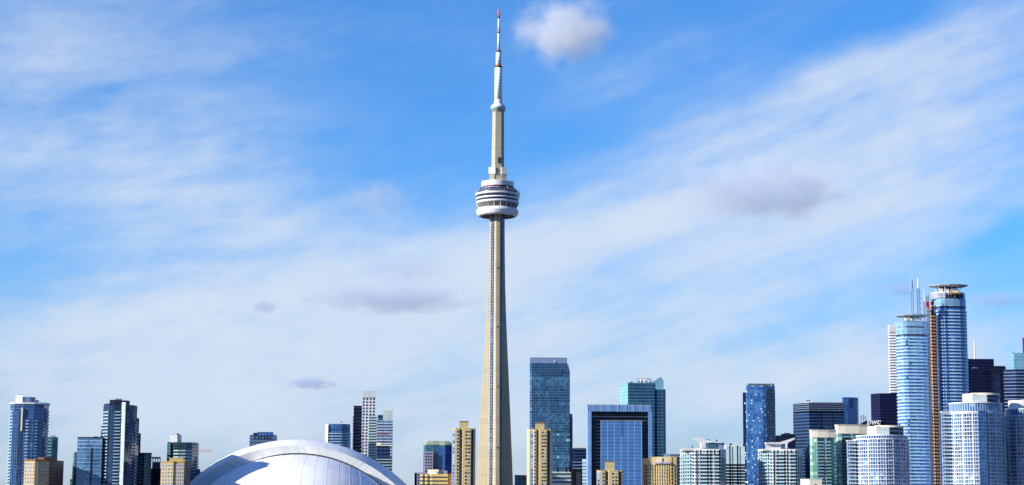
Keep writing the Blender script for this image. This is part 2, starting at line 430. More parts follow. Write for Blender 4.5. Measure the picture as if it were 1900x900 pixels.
# lift tracks in the notches between the legs
mliftL = facade('lift_shaft_glass', [S(30, 48, 84), S(48, 70, 110), S(70, 96, 130)], S(104, 114, 132), 3.2, 4.6, 0.1, 0.22, ior=1.7, rough=0.15)
for k in range(3):
    a = R(PHI + 60 + 120 * k); u = Vector((math.sin(a), -math.cos(a))); w = Vector((math.cos(a), math.sin(a)))
    cc = Vector(TC) + u * 5.9; pl = [tuple(cc - w * 2.3 - u), tuple(cc - w * 2.3 + u * .7), tuple(cc + w * 2.3 + u * .7), tuple(cc + w * 2.3 - u)]
    mb = MB(); mb.prism(pl, 8.0, 343); add(tw, mb, 'lift_shaft', mliftL)
# small service openings on the front leg
for y in (499, 608, 719, 832):
    z = ZT(y); r = next(r0 + (r1 - r0) * (z - z0) / (z1 - z0) for (z0, r0), (z1, r1) in zip(prof, prof[1:]) if z0 <= z <= z1)
    a = R(PHI); cc = Vector(TC) + Vector((math.sin(a), -math.cos(a))) * (r + .05)
    mb = MB(); mb.box((cc.x, cc.y, z), (1.3, .5, 1.3), a); add(tw, mb, 'vent', 'black')
def LA(name, pts, mat, n=72, parent=None, smooth=True):
    mb = MB(); mb.lathe([(r * pxm, ZT(y)) for r, y in pts], TC, n, smooth=smooth); return add(tw, mb, name, mat, parent, weld=True)
# main pod
rad = LA('radome', [(13.5, 399.5), (31, 402.5)] , 'dark')
t_pts = [(33.0 + 6.6 * math.cos(t) * (0.85 if math.sin(t) < 0 else 1.0), 394.6 - 7.6 * math.sin(t)) for t in [R(-125 + 10 * i) for i in range(29)]]
LA('radome', t_pts, 'white')
mpodglass = facade('pod_window_band', [S(10, 14, 30), S(16, 24, 48), S(26, 36, 62)], S(30, 34, 48), 9.0, 1.8, 0.08, 0.0, ior=1.9, rough=0.08)
under = LA('pod_underside', [(26, 392), (33.2, 387.5), (38.6, 379.0)], plain('soffit_panels', S(118, 116, 112), .6))
for k in range(20):
    a = 2 * math.pi * (k + .5) / 20
    def pp(r, y): return Vector((TC[0] + r * pxm * math.cos(a), TY + r * pxm * math.sin(a), ZT(y)))
    mb = MB(); mb.bar(pp(33.6, 388.4), pp(39.0, 379.3), .6); add(tw, mb, 'strut', 'cream')
LA('deck_ring', [(38.0, 379.2), (39.6, 378.6), (40.0, 375.2), (38.4, 375.0)], 'white')
LA('window_band', [(38.7, 375.0), (39.3, 371.8)], mpodglass, 96)
LA('deck_ring', [(38.6, 371.9), (40.2, 371.6), (40.5, 368.6), (38.8, 368.5)], 'white')
LA('window_band', [(39.2, 368.5), (39.8, 364.6)], mpodglass, 96)
LA('deck_ring', [(39.0, 364.7), (41.2, 364.4), (41.6, 360.8), (39.0, 360.4), (28, 360.2)], 'white')
LA('roof_ring', [(37, 360.2), (37, 354.0), (30.0, 352.0)], 'navy')
LA('window_band', [(29.2, 352.4), (29.2, 349.6)], 'bluegrey')
LA('red_ring', [(29.0, 349.7), (29.9, 349.6), (30.0, 347.9), (29.0, 347.8)], 'red')
LA('roof_drum', [(29.2, 347.9), (30.3, 347.7), (30.4, 338.8), (28, 337.8), (6, 337.4)], 'white', smooth=False)
mb = MB()
for k in range(60):
    a = 2 * math.pi * k / 60
    q = lambda r, y: Vector((TC[0] + r * pxm * math.cos(a), TY + r * pxm * math.sin(a), ZT(y)))
    mb.bar(q(41.2, 360.7), q(40.6, 356.2), .22); mb.bar(q(40.6, 356.2), q(38.2, 354.6), .18)
mb.lathe([(40.6 * pxm, ZT(356.5)), (40.7 * pxm, ZT(356.0))], TC, 60); mb.lathe([(40.9 * pxm, ZT(358.4)), (41.0 * pxm, ZT(358.0))], TC, 60)
add(tw, mb, 'railing', 'grey')
for k in range(9):
    a = R(200 + k * 35); mb = MB(); rr = 34 * pxm
    mb.box((TC[0] + rr * math.cos(a), TY + rr * math.sin(a), ZT(353.2)), (1.6, 1.6, 2.4), a); add(tw, mb, 'equipment_box', 'grey')
# upper shaft
def hexa(r, rot=4.0, c=TC): return [(c[0] + r * math.sin(R(rot + 30 + 60 * k)), c[1] - r * math.cos(R(rot + 30 + 60 * k))) for k in range(6)]
mb = MB(); mb.prism(hexa(12.0 * pxm), ZT(339), ZT(205), top=hexa(10.8 * pxm)); add(tw, mb, 'upper_shaft', 'conc_grey')
mb = MB(); q = Vector(TC) + Vector((math.sin(R(4)), -math.cos(R(4)))) * 10.05 * pxm
mb.box((q.x + .9, q.y - .05, ZT(299)), (1.9, .9, 6.6), R(4)); add(tw, mb, 'window', 'glass_dark')
for sx, x0, x1 in ((-1, 908, 920.7), (1, 929, 940.3), (0, 919, 930)):
    xa, xb = PX(x0, 320, TY).x, PX(x1, 320, TY).x; cx = (xa + xb) / 2; w = xb - xa
    cy = TY - 3.2 if sx else TY + 8
    rot = R(-14 if sx < 0 else 14 if sx > 0 else 0)
    mb = MB(); mb.box((cx, cy, (ZT(338) + ZT(323)) / 2), (w * .74, w * .8, ZT(323) - ZT(338)), rot); stub = add(tw, mb, 'equipment_stub', 'conc_grey')
    mb = MB(); mb.box((cx, cy, (ZT(324.5) + ZT(312)) / 2), (w, w, ZT(312) - ZT(324.5)), rot)
    add(tw, mb, 'equipment_room', 'white')
for x in (896, 953):
    p = PX(x, 338, TY); mb = MB(); mb.tube((p.x, TY, ZT(339)), (p.x, TY, ZT(335.3)), .25); mb.box((p.x, TY, ZT(335)), (.9, .9, .9)); add(tw, mb, 'beacon_light', 'white')
# upper pod and mast
LA('upper_pod', [(9.5, 209.0), (12.2, 206.0), (13.6, 204.6)], 'conc_grey', 40)
LA('upper_pod_window', [(13.6, 204.7), (14.0, 201.0)], facade('upper_pod_glass', [S(40, 110, 124), S(60, 140, 150), S(30, 70, 90)], S(190, 200, 200), 9.0, 2.2, 0.12, 0.0), 40)
LA('upper_pod_roof', [(14.0, 201.1), (14.3, 200.6), (14.0, 198.4), (11.5, 195.5), (8.6, 192.5), (7.6, 190.0), (7.3, 186.0), (3, 185.8)], 'white', 40)
mast = facade('mast_panels', [(0.78, 0.79, 0.80), (0.82, 0.82, 0.82), (0.74, 0.76, 0.78)], S(160, 165, 172), 3.6, 3.0, 0.05, 0.12, ior=1.45, rough=0.4, tilt=0)
ox = [0.0]
def seg(name, r0, y0, r1, y1, mat, n=24): return LA(name, [(0.01, y0), (r0, y0), (r1, y1), (0.01, y1)], mat, n)
seg('mast_section', 7.2, 187, 6.9, 125.6, mast); seg('mast_collar', 7.2, 125.8, 7.2, 123.6, 'black'); seg('mast_collar', 5.2, 123.8, 5.2, 120.4, 'orange')
seg('mast_section', 5.1, 120.6, 5.0, 97.0, mast); seg('mast_collar', 5.4, 97.2, 5.2, 95.0, 'black'); seg('mast_collar', 2.6, 95.2, 2.5, 91.4, 'orange')
seg('mast_section', 2.4, 91.6, 2.3, 62.0, mast); seg('mast_collar', 2.5, 62.2, 2.5, 60.8, 'black'); seg('mast_collar', 2.3, 61.0, 2.3, 57.8, 'orange')
seg('mast_section', 2.0, 58.0, 1.8, 34.0, mast); seg('mast_collar', 2.2, 34.2, 2.2, 32.2, 'black'); seg('mast_tip', 1.6, 32.4, 1.4, 18.2, 'orange')
seg('lightning_rod', 0.4, 18.4, 0.3, 14.5, 'grey', 8)

# ================================================================ the domed stadium
YA = 1905.0
st_ = Bld(); st_.Y = YA; cx_ = PX(555, 985, YA)
st_.base = Vector((cx_.x, YA + 40, GROUND))
st_.root = tag(empty('stadium', st_.base), 'white domed stadium with a broad arched roof rim in front of the towers', 'stadium')
def circ(p1, p2, p3, Y):
    a, b, c = [PX(*p, Y) for p in (p1, p2, p3)]
    ax, ay, bx, by, cx, cy = a.x, a.z, b.x, b.z, c.x, c.z
    dd = 2 * (ax * (by - cy) + bx * (cy - ay) + cx * (ay - by))
    ux = ((ax * ax + ay * ay) * (by - cy) + (bx * bx + by * by) * (cy - ay) + (cx * cx + cy * cy) * (ay - by)) / dd
    uy = ((ax * ax + ay * ay) * (cx - bx) + (bx * bx + by * by) * (ax - cx) + (cx * cx + cy * cy) * (bx - ax)) / dd
    return ux, uy, math.hypot(ax - ux, ay - uy)
ZB = 22.0
def arc(c, Y, n=96, dr=0.0):
    ux, uy, r = c; r += dr; t = math.acos(max(-1, min(1, (ZB - uy) / r)))
    return [Vector((ux + r * math.sin(a), Y, uy + r * math.cos(a))) for a in [-t + 2 * t * i / n for i in range(n + 1)]]
cr0 = circ((393, 900), (551, 840.5), (707, 899), YA)          # inner edge of the rim
cr1 = circ((357, 899), (547, 826.5), (733, 899), YA)          # front edge of the rim
cr2 = circ((355, 890), (548, 815.5), (755, 900), YA + 30)     # crest of the rim
def loft(mb, A, B, mi=0, smooth=True, vv=(0, 1)):
    u = 0
    for i in range(len(A) - 1):
        L = (A[i + 1] - A[i]).length
        mb.face([A[i], A[i + 1], B[i + 1], B[i]], [(u, vv[0]), (u + L, vv[0]), (u + L, vv[1]), (u, vv[1])], mi, smooth); u += L
mfas = facade('rim_fascia_panels', [S(216, 218, 214), S(210, 212, 209), S(222, 223, 220)], S(176, 178, 178), 60.0, 13.5, 0.025, 0.0, ior=1.45, rough=0.5, tilt=0, u0=4)
mtop = facade('rim_roof_panels', [(0.74, 0.75, 0.77), (0.76, 0.77, 0.78)], (0.66, 0.67, 0.69), 60.0, 9.0, 0.02, 0.0, ior=1.45, rough=0.5, tilt=0)
mb = MB(); loft(mb, arc(cr0, YA + 1.5), arc(cr1, YA)); add(st_, mb, 'rim_fascia', mfas, weld=True)
mb = MB(); A1, A2, A3, A4 = arc(cr1, YA), arc(cr2, YA + 30), arc(cr2, YA + 75, dr=-1.5), arc(cr2, YA + 130, dr=-22)
Am = [(a * .45 + b * .55) + Vector((0, 0, .9)) for a, b in zip(A1, A2)]
for a, b in ((A1, Am), (Am, A2), (A2, A3), (A3, A4)): loft(mb, a, b)
add(st_, mb, 'roof_shell', mtop, weld=True)
mb = MB(); loft(mb, arc(cr0, YA + 2.2, dr=-1.3), arc(cr0, YA + 2.2, dr=.6)); loft(mb, arc(cr0, YA + 6, dr=-1.4), arc(cr0, YA + 2.2, dr=-1.35)); add(st_, mb, 'rim_gap', 'black')
# front quarter dome
top = arc(cr0, YA + 5.0, 96, dr=-1.35); nT = 28
ux, uy, r0_ = cr0; tmax = math.acos((ZB - uy) / r0_)
def dome(i, t, lift=0.0):
    a = -1 + 2 * i / 96.0; p0 = top[i]; f = R(80) * a
    e = Vector((ux + 106 * math.sin(f), YA + 5 - 104 * math.cos(f), ZB)); k = math.sin(t * math.pi / 2)
    p = p0.lerp(e, k); p.z = ZB + (p0.z - ZB) * math.cos(t * math.pi / 2); p.y = (YA + 5) + (e.y - YA - 5) * k; return p
mb = MB()
for i in range(96):
    for j in range(nT):
        t0, t1 = j / nT, (j + 1) / nT
        mb.face([dome(i, t1), dome(i + 1, t1), dome(i + 1, t0), dome(i, t0)], [(i, j + 1), (i + 1, j + 1), (i + 1, j), (i, j)], 0, True)
add(st_, mb, 'dome_panel', facade('dome_membrane', [(.80, .81, .83), (.83, .84, .86), (.77, .78, .81)], (.70, .71, .74), 3.0, 2.0, .03, .04, ior=1.45, rough=.5, tilt=0.004), weld=True)
for i in range(4, 94, 4):
    mb = MB(); lastp = None
    for j in range(3, nT):
        p = dome(i, j / nT) + Vector((0, .02, -.07))
        if lastp is not None: mb.bar(lastp, p, .40)
        lastp = p
    add(st_, mb, 'roof_seam', 'white')
# edge strip under the rim with its row of fixings
mb = MB(); B1 = [dome(i, .028) + Vector((0, -.25, .2)) for i in range(97)]; B2 = [dome(i, .10) + Vector((0, -.25, .25)) for i in range(97)]
loft(mb, B2, B1); add(st_, mb, 'edge_strip', 'white', weld=True)
mb = MB()
for i in range(6, 92, 2):
    p = dome(i, .085) + Vector((0, -.45, .45)); mb.box(p, (.7, .5, .5))
add(st_, mb, 'edge_fixing', 'grey')
# drum wall
mb = MB(); pl = [(ux + 106 * math.sin(R(a)), YA + 5 - 104 * math.cos(R(a))) for a in range(-80, 81, 4)] + [(ux + 112, YA + 60), (ux + 80, YA + 140), (ux - 80, YA + 140), (ux - 112, YA + 60)]
mb.prism(pl, GROUND, ZB + .05); add(st_, mb, 'drum_wall', 'conc_grey')
mb = MB(); mb.box((ux, YA + 16, ZB / 2 + 1), (250, 4, ZB - 2)); add(st_, mb, 'rim_base', 'cream')

# ================================================================ glass for the city
W = (0.78, 0.78, 0.77)
def fc(name, *a, **k): M[name] = facade(name, *a, **k); return name
fc('f_condo_blue', [S(14, 34, 76), S(26, 60, 112), S(44, 84, 136), S(96, 138, 172)], S(110, 134, 160), 3.0, 2.0, .10, .20, S(70, 106, 148), pos=[0, .3, .6, .85], ior=1.8)
fc('f_condo_dark', [S(8, 18, 44), S(16, 36, 76), S(34, 64, 108), S(96, 134, 156)], S(44, 62, 86), 3.0, 1.9, .10, .16, S(22, 36, 60), pos=[0, .38, .7, .9], ior=1.8)
fc('f_pale_glass', [S(40, 84, 128), S(66, 110, 152), S(104, 146, 178)], S(130, 156, 178), 3.4, 2.4, .07, .14, S(176, 192, 204), ior=1.8)
fc('f_teal', [S(24, 60, 78), S(40, 88, 104), S(70, 122, 130), S(110, 160, 160)], S(70, 100, 110), 3.1, 1.5, .10, .2, S(60, 92, 100), pos=[0, .36, .66, .88])
fc('f_teal_dark', [S(14, 34, 48), S(22, 50, 64), S(44, 86, 92)], S(40, 60, 66), 3.0, 1.6, .10, .22, S(34, 56, 62), pos=[0, .5, .82])
fc('f_bright_strip', [S(196, 204, 206), S(170, 186, 196), S(214, 216, 208)], S(150, 170, 170), 3.0, 2.4, .05, .12, S(186, 196, 190), ior=1.6)  # white glare painted into the pane colours
fc('f_blue', [S(20, 48, 100), S(34, 70, 130), S(52, 96, 156)], S(40, 70, 120), 3.6, 1.6, .08, .16, S(44, 74, 124))
fc('f_ritz', [S(10, 30, 60), S(28, 62, 96), S(58, 102, 128), S(136, 178, 190)], S(88, 122, 146), 3.35, 2.6, .10, .2, S(70, 104, 130), pos=[0, .34, .62, .84], patch=.30, rowv=.38, ior=1.7)
fc('f_ritz_top', [S(22, 48, 76), S(30, 60, 88)], S(64, 92, 116), 3.3, 1.75, .12, .12)
fc('f_frame_blue', [S(104, 140, 188), S(112, 148, 196)], S(146, 170, 204), 4.0, 6.0, .06, .1, S(112, 146, 196), ior=1.6)
fc('f_inner_blue', [S(56, 98, 154), S(62, 106, 162), S(70, 114, 170)], S(160, 184, 214), 4.0, 7.8, .05, .09, S(120, 154, 200), ior=1.7)
fc('f_recess', [S(3, 6, 20), S(6, 10, 28)], S(14, 20, 40), 4.0, 3.0, .05, .16, S(30, 40, 66), ior=1.45, rough=.2)
fc('f_office_teal', [S(8, 34, 62), S(16, 48, 78), S(30, 70, 98)], S(54, 96, 120), 4.2, 2.2, .12, .26, S(64, 112, 134), rowv=.35, ior=1.7)
fc('f_office_teal_lite', [S(104, 152, 172), S(112, 162, 180)], S(140, 178, 190), 4.2, 2.2, .06, .1)
fc('f_crystal', [S(36, 76, 136), S(58, 106, 168), S(84, 136, 192), S(140, 184, 214)], S(84, 126, 178), 3.3, 1.5, .06, .10, pos=[0, .36, .62, .86], patch=.36, rowv=.15, speck=.07, speckc=(.85,.86,.84), ior=1.8)
fc('f_crystal_dark', [S(4, 10, 36), S(10, 20, 58), S(34, 66, 130)], S(14, 26, 60), 3.3, 1.5, .06, .1, pos=[0, .5, .86], patch=.3, rowv=.1, speck=.09, ior=1.6)
fc('f_dark_office', [S(5, 12, 32), S(12, 24, 54), S(24, 46, 82)], S(14, 28, 56), 4.0, 2.2, .08, .34, S(40, 66, 104), rowv=.4, ior=1.6)
fc('f_dark_office2', [S(3, 6, 20), S(8, 14, 36)], S(10, 18, 40), 4.0, 3.2, .05, .2, S(22, 36, 70), rowv=.3, ior=1.5, rough=.15)
fc('f_black', [S(3, 10, 40), S(5, 16, 54)], S(3, 11, 44), 3.9, 1.5, .2, .26, S(10, 22, 62), ior=1.25, rough=.4)
fc('f_ice', [S(36, 76, 138), S(62, 106, 166), S(104, 146, 196), S(160, 188, 216)], S(120, 150, 176), 3.4, 2.1, .10, .0, pos=[0, .34, .64, .88], ior=1.8)
fc('f_ice_blue', [S(18, 48, 122), S(34, 76, 160), S(62, 112, 192), S(124, 166, 216)], S(60, 98, 156), 3.3, 2.1, .10, .0, pos=[0, .36, .68, .9], ior=1.8)
fc('f_ice_crown', [S(110, 148, 176), S(120, 158, 184)], S(150, 176, 194), 5.0, 2.2, .05, .07)
fc('f_white_condo', [S(22, 50, 98), S(58, 96, 140), S(112, 148, 180), S(196, 208, 216)], W, 3.1, 2.2, .12, .0, W, pos=[0, .34, .66, .88], ior=1.7)
fc('f_white_condo2', [S(18, 54, 82), S(46, 92, 108), S(100, 146, 148), S(176, 204, 198)], W, 3.0, 2.4, .16, .0, W, pos=[0, .36, .66, .88], ior=1.7)
fc('f_white_grid', [S(40, 66, 100), S(70, 100, 130)], W, 3.0, 2.0, .4, .3, W)
fc('f_green_condo', [S(44, 92, 98), S(92, 144, 138), S(150, 194, 172), S(208, 222, 184)], S(168, 200, 182), 2.95, 2.2, .10, .12, S(136, 178, 158), pos=[0, .25, .52, .8], ior=1.7)
fc('f_pale_office', [S(170, 196, 200), S(184, 208, 208), S(196, 214, 210)], S(216, 220, 208), 4.0, 3.0, .05, .1, ior=1.6)
fc('f_brown', [S(60, 52, 52), S(72, 62, 60)], S(104, 84, 72), 3.0, 2.6, .55, .5, S(100, 82, 72), ior=1.5)  # brown darkened with the shade of walls turned from the sun
fc('f_white_slats', [S(60, 66, 80)], S(236, 236, 234), 3.9, 50.0, .0, .62, S(236, 236, 234), ior=1.5, rough=.3)
fc('f_sand_strips', [S(60, 66, 70), S(90, 92, 86)], S(206, 180, 116), 3.1, 2.2, .36, .4, S(210, 184, 120), ior=1.6)
fc('f_louvre', [S(196, 206, 200), S(206, 214, 208)], S(170, 182, 178), 2.2, 1.2, .1, .16)
fc('f_balcony_glass', [S(60, 100, 120), S(90, 130, 146), S(130, 166, 176)], S(120, 150, 160), 3.0, 1.6, .08, .0)
fc('f_rail', [S(150, 186, 202), S(164, 196, 210)], S(170, 196, 206), 20.0, 1.6, .05, .0, ior=1.8, rough=.12)

def clutter(t, spots, mat='grey', dY=8):
    """plant boxes and vents on the roof: (x, half width px, top y)"""
    for x, hw, y in spots:
        vol(t, 'roof_vent', [(x - hw, 0), (x + hw, 0)], y, mat, dY=dY, back=max(1.5, hw * 1.2))
def antenna(t, x, y0, y1, r=.3, mat='grey', dY=10, name='antenna', r1=None):
    a, b = PX(x, y0, t.Y + dY), PX(x, y1, t.Y + dY); b.x = a.x + (b.x - a.x) * .3
    mb = MB(); mb.tube(a, b, r, r1 or r * .6, 6); return add(t, mb, name, mat)

# ---------------------------------------------------------------- far left: glass condominium with white roof drum
t = bld('condominium_tower', 'blue glass condominium with white rooftop drum at the far left', [(20, 7), (27, 1), (44, 0), (64, 0.5), (82, 3), (91, 14)], 1850, 748.5, 'f_condo_blue', 30)
zs = zrange(t, 3.0, 36, t.z - 6)
balconies(t, 0, .0, .95, zs, ['white', 'rail'], 1.2); balconies(t, 4, .25, .98, zs, ['cream', 'rail'], 1.1)
balconies(t, 2, .25, .55, zs[:-3], ['grey', 'f_rail'], .9); balconies(t, 3, .1, .42, zs[:-3], ['grey', 'f_rail'], .9)
a, b, d = edge(t.poly, 1); mb = MB(); p, q = a.lerp(b, .52), a.lerp(b, .98); nrm = Vector((d.y, -d.x))
mb.prism([tuple(p + nrm * .3), tuple(q + nrm * .3), tuple(q - nrm), tuple(p - nrm)], GROUND, t.z - 7); add(t, mb, 'recess_strip', 'f_condo_dark')
p = PX(41, 765, 1849); mb = MB(); mb.box((p.x, 1849.2, PX(41, 778, 1849).z), (1.5, 1.6, 22)); add(t, mb, 'chimney_strip', 'cream')
bands(t, offset(t.poly, .9), [t.z - .5], 1.5, 'white', 'roof_rim')
vol(t, 'roof_drum', [(29, 1), (42, 0)], 732.5, 'white', dY=6, back=12); vol(t, 'mechanical_room', [(42.1, 0), (55, 1), (66, 4)], 736.5, 'bluegrey', dY=6.5, back=10); vol(t, 'mechanical_room', [(66.1, 0), (72, 2)], 742, 'bluegrey', dY=10, back=8)
clutter(t, [(36, 1, 731), (40, .8, 731.3), (60, 1.2, 738)], 'dark', 9)
t = bld('condominium_tower', 'short dark teal tower just behind the white-drum condominium', [(86, 0), (98, 0), (108, 3)], 1990, 811, 'f_teal', 20)
zs = zrange(t, 3.1, 60, t.z - 3); balconies(t, 0, .1, .9, zs, ['grey', 'rail'], 1.0)
vol(t, 'mechanical_room', [(93, 0), (104, 0)], 808, 'grey', dY=3, back=8)
# hotel of tan and brown brick, left, shade painted on its right wall
t = bld('hotel', 'tan and brown brick hotel block with right wall painted in shade at the foot of the far left tower', [(46, 3), (65, 0), (71, 0.8), (83, 4), (92, 12), (118, 36)], 1770, 854, 'tan2', 12)
a, b, d = edge(t.poly, 4); mb = MB(); nr = Vector((d.y, -d.x))
zs = [t.z - 3.4 - 3.25 * i for i in range(10)]
wins(t, 0, [.13, .38, .63, .87], zs, 1.9, 2.2, fw=.4); wins(t, 2, [.2, .7], zs, 1.9, 2.2, fw=.35); wins(t, 3, [.22, .7], zs, 2.2, 2.2, fw=.35)
a, b, d = edge(t.poly, 4); L = (b - a).length; nr = Vector((d.y, -d.x))
mb = MB(); mb.prism([tuple(a + nr * .3), tuple(b + nr * .3), tuple(b - nr * .3), tuple(a - nr * .3)], GROUND, t.z + .6); add(t, mb, 'painted_shade_wall', 'f_brown')  # dark brown slab paints the shade of the right face
vol(t, 'mechanical_room', [(70, 0), (82, 0), (90, 3), (105, 10)], 848.5, 'brown', dY=6, back=10); bands(t, offset(t.poly, .35), [t.z - .3], 1.0, 'brown', 'parapet')
# pale office slab and neighbours
t = bld('office_block', 'pale blue glass slab block to the left of the tall dark tower', [(144, 1), (161, 0), (190, 0.5)], 1800, 812, 'f_pale_glass', 30)
zs = zrange(t, 3.4, 36, t.z - 10)
for i, u0, u1 in ((0, 0, 1), (1, .04, .3), (1, .42, 1)): balconies(t, i, u0, u1, zs, ['grey', 'f_rail'], .5, .2, .2, 'ledge')
a, b, d = edge(t.poly, 1); nr = Vector((d.y, -d.x)); p, q = a.lerp(b, .30), a.lerp(b, .41)
mb = MB(); mb.prism([tuple(p + nr * .25), tuple(q + nr * .25), tuple(q - nr), tuple(p - nr)], GROUND, t.z - 9.5); add(t, mb, 'recess_strip', 'f_crystal_dark')
bands(t, offset(t.poly, .3), [t.z - .3], .9, 'dark', 'parapet'); clutter(t, [(178, 4, 809.8), (159, 2, 811), (170, 1, 810.8)], 'dark')
t = bld('condominium_tower', 'narrow green glass building edging the pale blue slab block', [(136, 0), (140, -1), (146, 1)], 1822, 841, 'f_teal', 18)
balconies(t, 0, .05, .95, zrange(t, 3.1, 36, t.z - 2), ['grey', 'rail'], 1.1); vol(t, 'mechanical_room', [(138.5, 0), (145, 0)], 839, 'dark', dY=3, back=6)
t = bld('low_block', 'lowest green block at the left of the pale blue slab', [(130, 0), (138, 0)], 1840, 889, 'f_teal', 14)
balconies(t, 0, .05, .6, zrange(t, 3.1, 36, t.z - 1), ['grey', 'rail'], 1.0)
# tall dark condominium, hidden back stretched to throw its shadow on the dome
t = bld('condominium_tower', 'tall dark glass condominium with one vertical strip of painted white glare', [(192, 7), (203.5, 1), (212, 0.0), (226, 0.4), (233.5, 0.5), (247, 11), (255, 19)], 1800, 753, 'f_condo_dark', 74)
zs = zrange(t, 3.0, 36, t.z - 5)
balconies(t, 0, .02, .98, zs, ['cream', 'rail'], 1.2); balconies(t, 2, .08, .92, zs, ['dark', 'f_rail'], .8)
a, b, d = edge(t.poly, 3); nr = Vector((d.y, -d.x))
p, q = a, b
z1 = PX(229, 746.5, 1800).z
mb = MB(); mb.prism([tuple(p + nr * .2), tuple(q + nr * 2.0), tuple(q - nr * 3), tuple(p - nr * 3)], GROUND, z1); add(t, mb, 'glare_strip', 'f_bright_strip')  # pale slab turned to the sun stands in for glare
vol(t, 'crown_wall', [(203.5, 1), (212, .6), (226, .8)], 741.8, 'navy', dY=.4, back=20, ybot=756); vol(t, 'crown_wall', [(226, 2), (234.5, 2.2), (241, 7)], 743, 'navy', dY=1, back=18)
vol(t, 'crown_glass', [(233.8, 1.5), (247, 12.2), (254.6, 20)], 750.5, 'f_condo_dark', back=12); vol(t, 'crown_glass', [(193, 7.2), (203.4, 1.4)], 748.5, 'f_condo_dark', back=10)
vol(t, 'mechanical_room', [(214, 0), (227, 0)], 739.5, 'bluegrey', dY=10, back=8, ybot=742); antenna(t, 231.5, 743, 738, .25)
balconies(t, 5, .45, .98, [z for z in zs if z < t.z - 14], ['dark', 'rail'], 1.3)
vol(t, 'side_wing', [(250, 12), (258.5, 22)], 775, 'f_condo_dark', dY=3, back=16, ybot='ground')
t = bld('condominium_tower', 'teal glass sliver behind the left edge of the tall dark condominium', [(186.5, 0), (196, 1)], 1900, 808, 'f_teal', 18)
vol(t, 'roof_lantern', [(187.5, 0), (191.5, 0)], 798, 'f_office_teal_lite', dY=2, back=6); vol(t, 'roof_canopy', [(186.5, 0), (195, 0)], 790.5, 'dark', dY=3, back=6, ybot=791.8)
vol(t, 'lantern_core', [(189.5, 0), (195, 0)], 791, 'f_teal', dY=4, back=4)
t = bld('condominium_tower', 'narrow teal tower at the right shoulder of the tall dark condominium', [(250, 0), (261.5, 0)], 1885, 804, 'f_teal', 20)
zz = zrange(t, 3.1, 50, t.z - 3); balconies(t, 0, .55, .95, zz, ['dark', 'rail'], .8)
t = bld('condominium_block', 'dark green glass block right of the tall dark condominium', [(256, 1), (268, 0), (281.5, 1.5)], 1878, 841, 'f_teal_dark', 22)
zs = zrange(t, 3.0, 36, t.z - 4); balconies(t, 1, .0, .48, zs, ['dark', 'rail'], 1.0); balconies(t, 0, .2, .9, zs, ['dark', 'rail'], 1.0); bands(t, offset(t.poly, .3), [t.z - .3], .8, 'dark', 'parapet')
t = bld('office_block', 'dark navy block with an open white roof frame beside the tan hotel', [(280, 0), (298.5, 0)], 1930, 869, 'f_dark_office2', 22)
for x in (283, 287.5, 292, 296.5):
    vol(t, 'roof_column', [(x, 0), (x + 1.6, 0)], 850, 'grey', dY=1, back=2)
vol(t, 'roof_frame', [(281.5, 0), (298, 0)], 847.8, 'grey', dY=.5, back=14, ybot=850.5); vol(t, 'roof_room', [(282.5, 0), (297.5, 0)], 857, 'bluegrey', dY=4, back=12)
# teal round tower + tan hotel
t = bld('condominium_tower', 'round teal tower with white roof house rising behind the tan hotel', [(316, 6), (323, 1.5), (333, 0), (345, 0.4), (357, 3), (366, 9), (369, 16)], 1925, 822, 'f_teal_dark', 22)
zs = zrange(t, 3.1, 50, t.z - 8)
for i, c in ((1, 'cream'), (2, 'cream'), (3, 'cream')): balconies(t, i, .02, .98, zs[-6:], [c, 'f_rail'], 1.0)
for i in (3, 4, 5): balconies(t, i, .05, .95, zs[:-3], ['dark', 'rail'], .8)
vol(t, 'crown_glass', [(316.5, 6.3), (323, 1.9), (333, .5), (345, .9), (357, 3.4), (366, 9.4), (368.5, 16)], 820.5, 'f_teal', back=18, ybot=833)
vol(t, 'side_wing', [(310.5, 4), (317, 2)], 820, 'f_teal', back=16, ybot='ground'); balconies(t, 0, .0, .5, zs, ['cream', 'rail'], 1.0)
vol(t, 'roof_house', [(315.5, 0), (329, -1), (337, 2)], 807, 'white', dY=7, back=10); clutter(t, [(330, 2.2, 804.5), (321, 1, 806), (334, 1, 806)], 'grey', 10)
vol(t, 'step_wing', [(366, 0), (371.5, 3)], 870, 'f_teal_dark', dY=12, back=10, ybot='ground')
t = bld('hotel', 'tan hotel with rows of small white framed windows left of the dome', [(299, 2), (322.0, 0), (324, .9), (342, 1), (353, 18)], 1790, 857, 'tan2', 14)
zs = [t.z - 3.2 - 3.35 * i for i in range(9)]
wins(t, 0, [.16, .42, .62, .86], zs, 1.9, 2.3, fw=.42); wins(t, 2, [.16, .40, .64, .88], zs, 1.8, 2.3, fw=.42)
a, b, d = edge(t.poly, 3); nr = Vector((d.y, -d.x)); mb = MB(); mb.prism([tuple(a + nr * .3), tuple(b + nr * .3), tuple(b - nr * .3), tuple(a - nr * .3)], GROUND, t.z + .4); add(t, mb, 'painted_shade_wall', 'f_brown')  # shade of the right wall put into a brown slab
vol(t, 'roof_house', [(314, 0), (340, 0)], 849.5, 'tan2', dY=2, back=10); bands(t, offset(t.poly, .3), [t.z - .3], .9, 'tan', 'parapet')
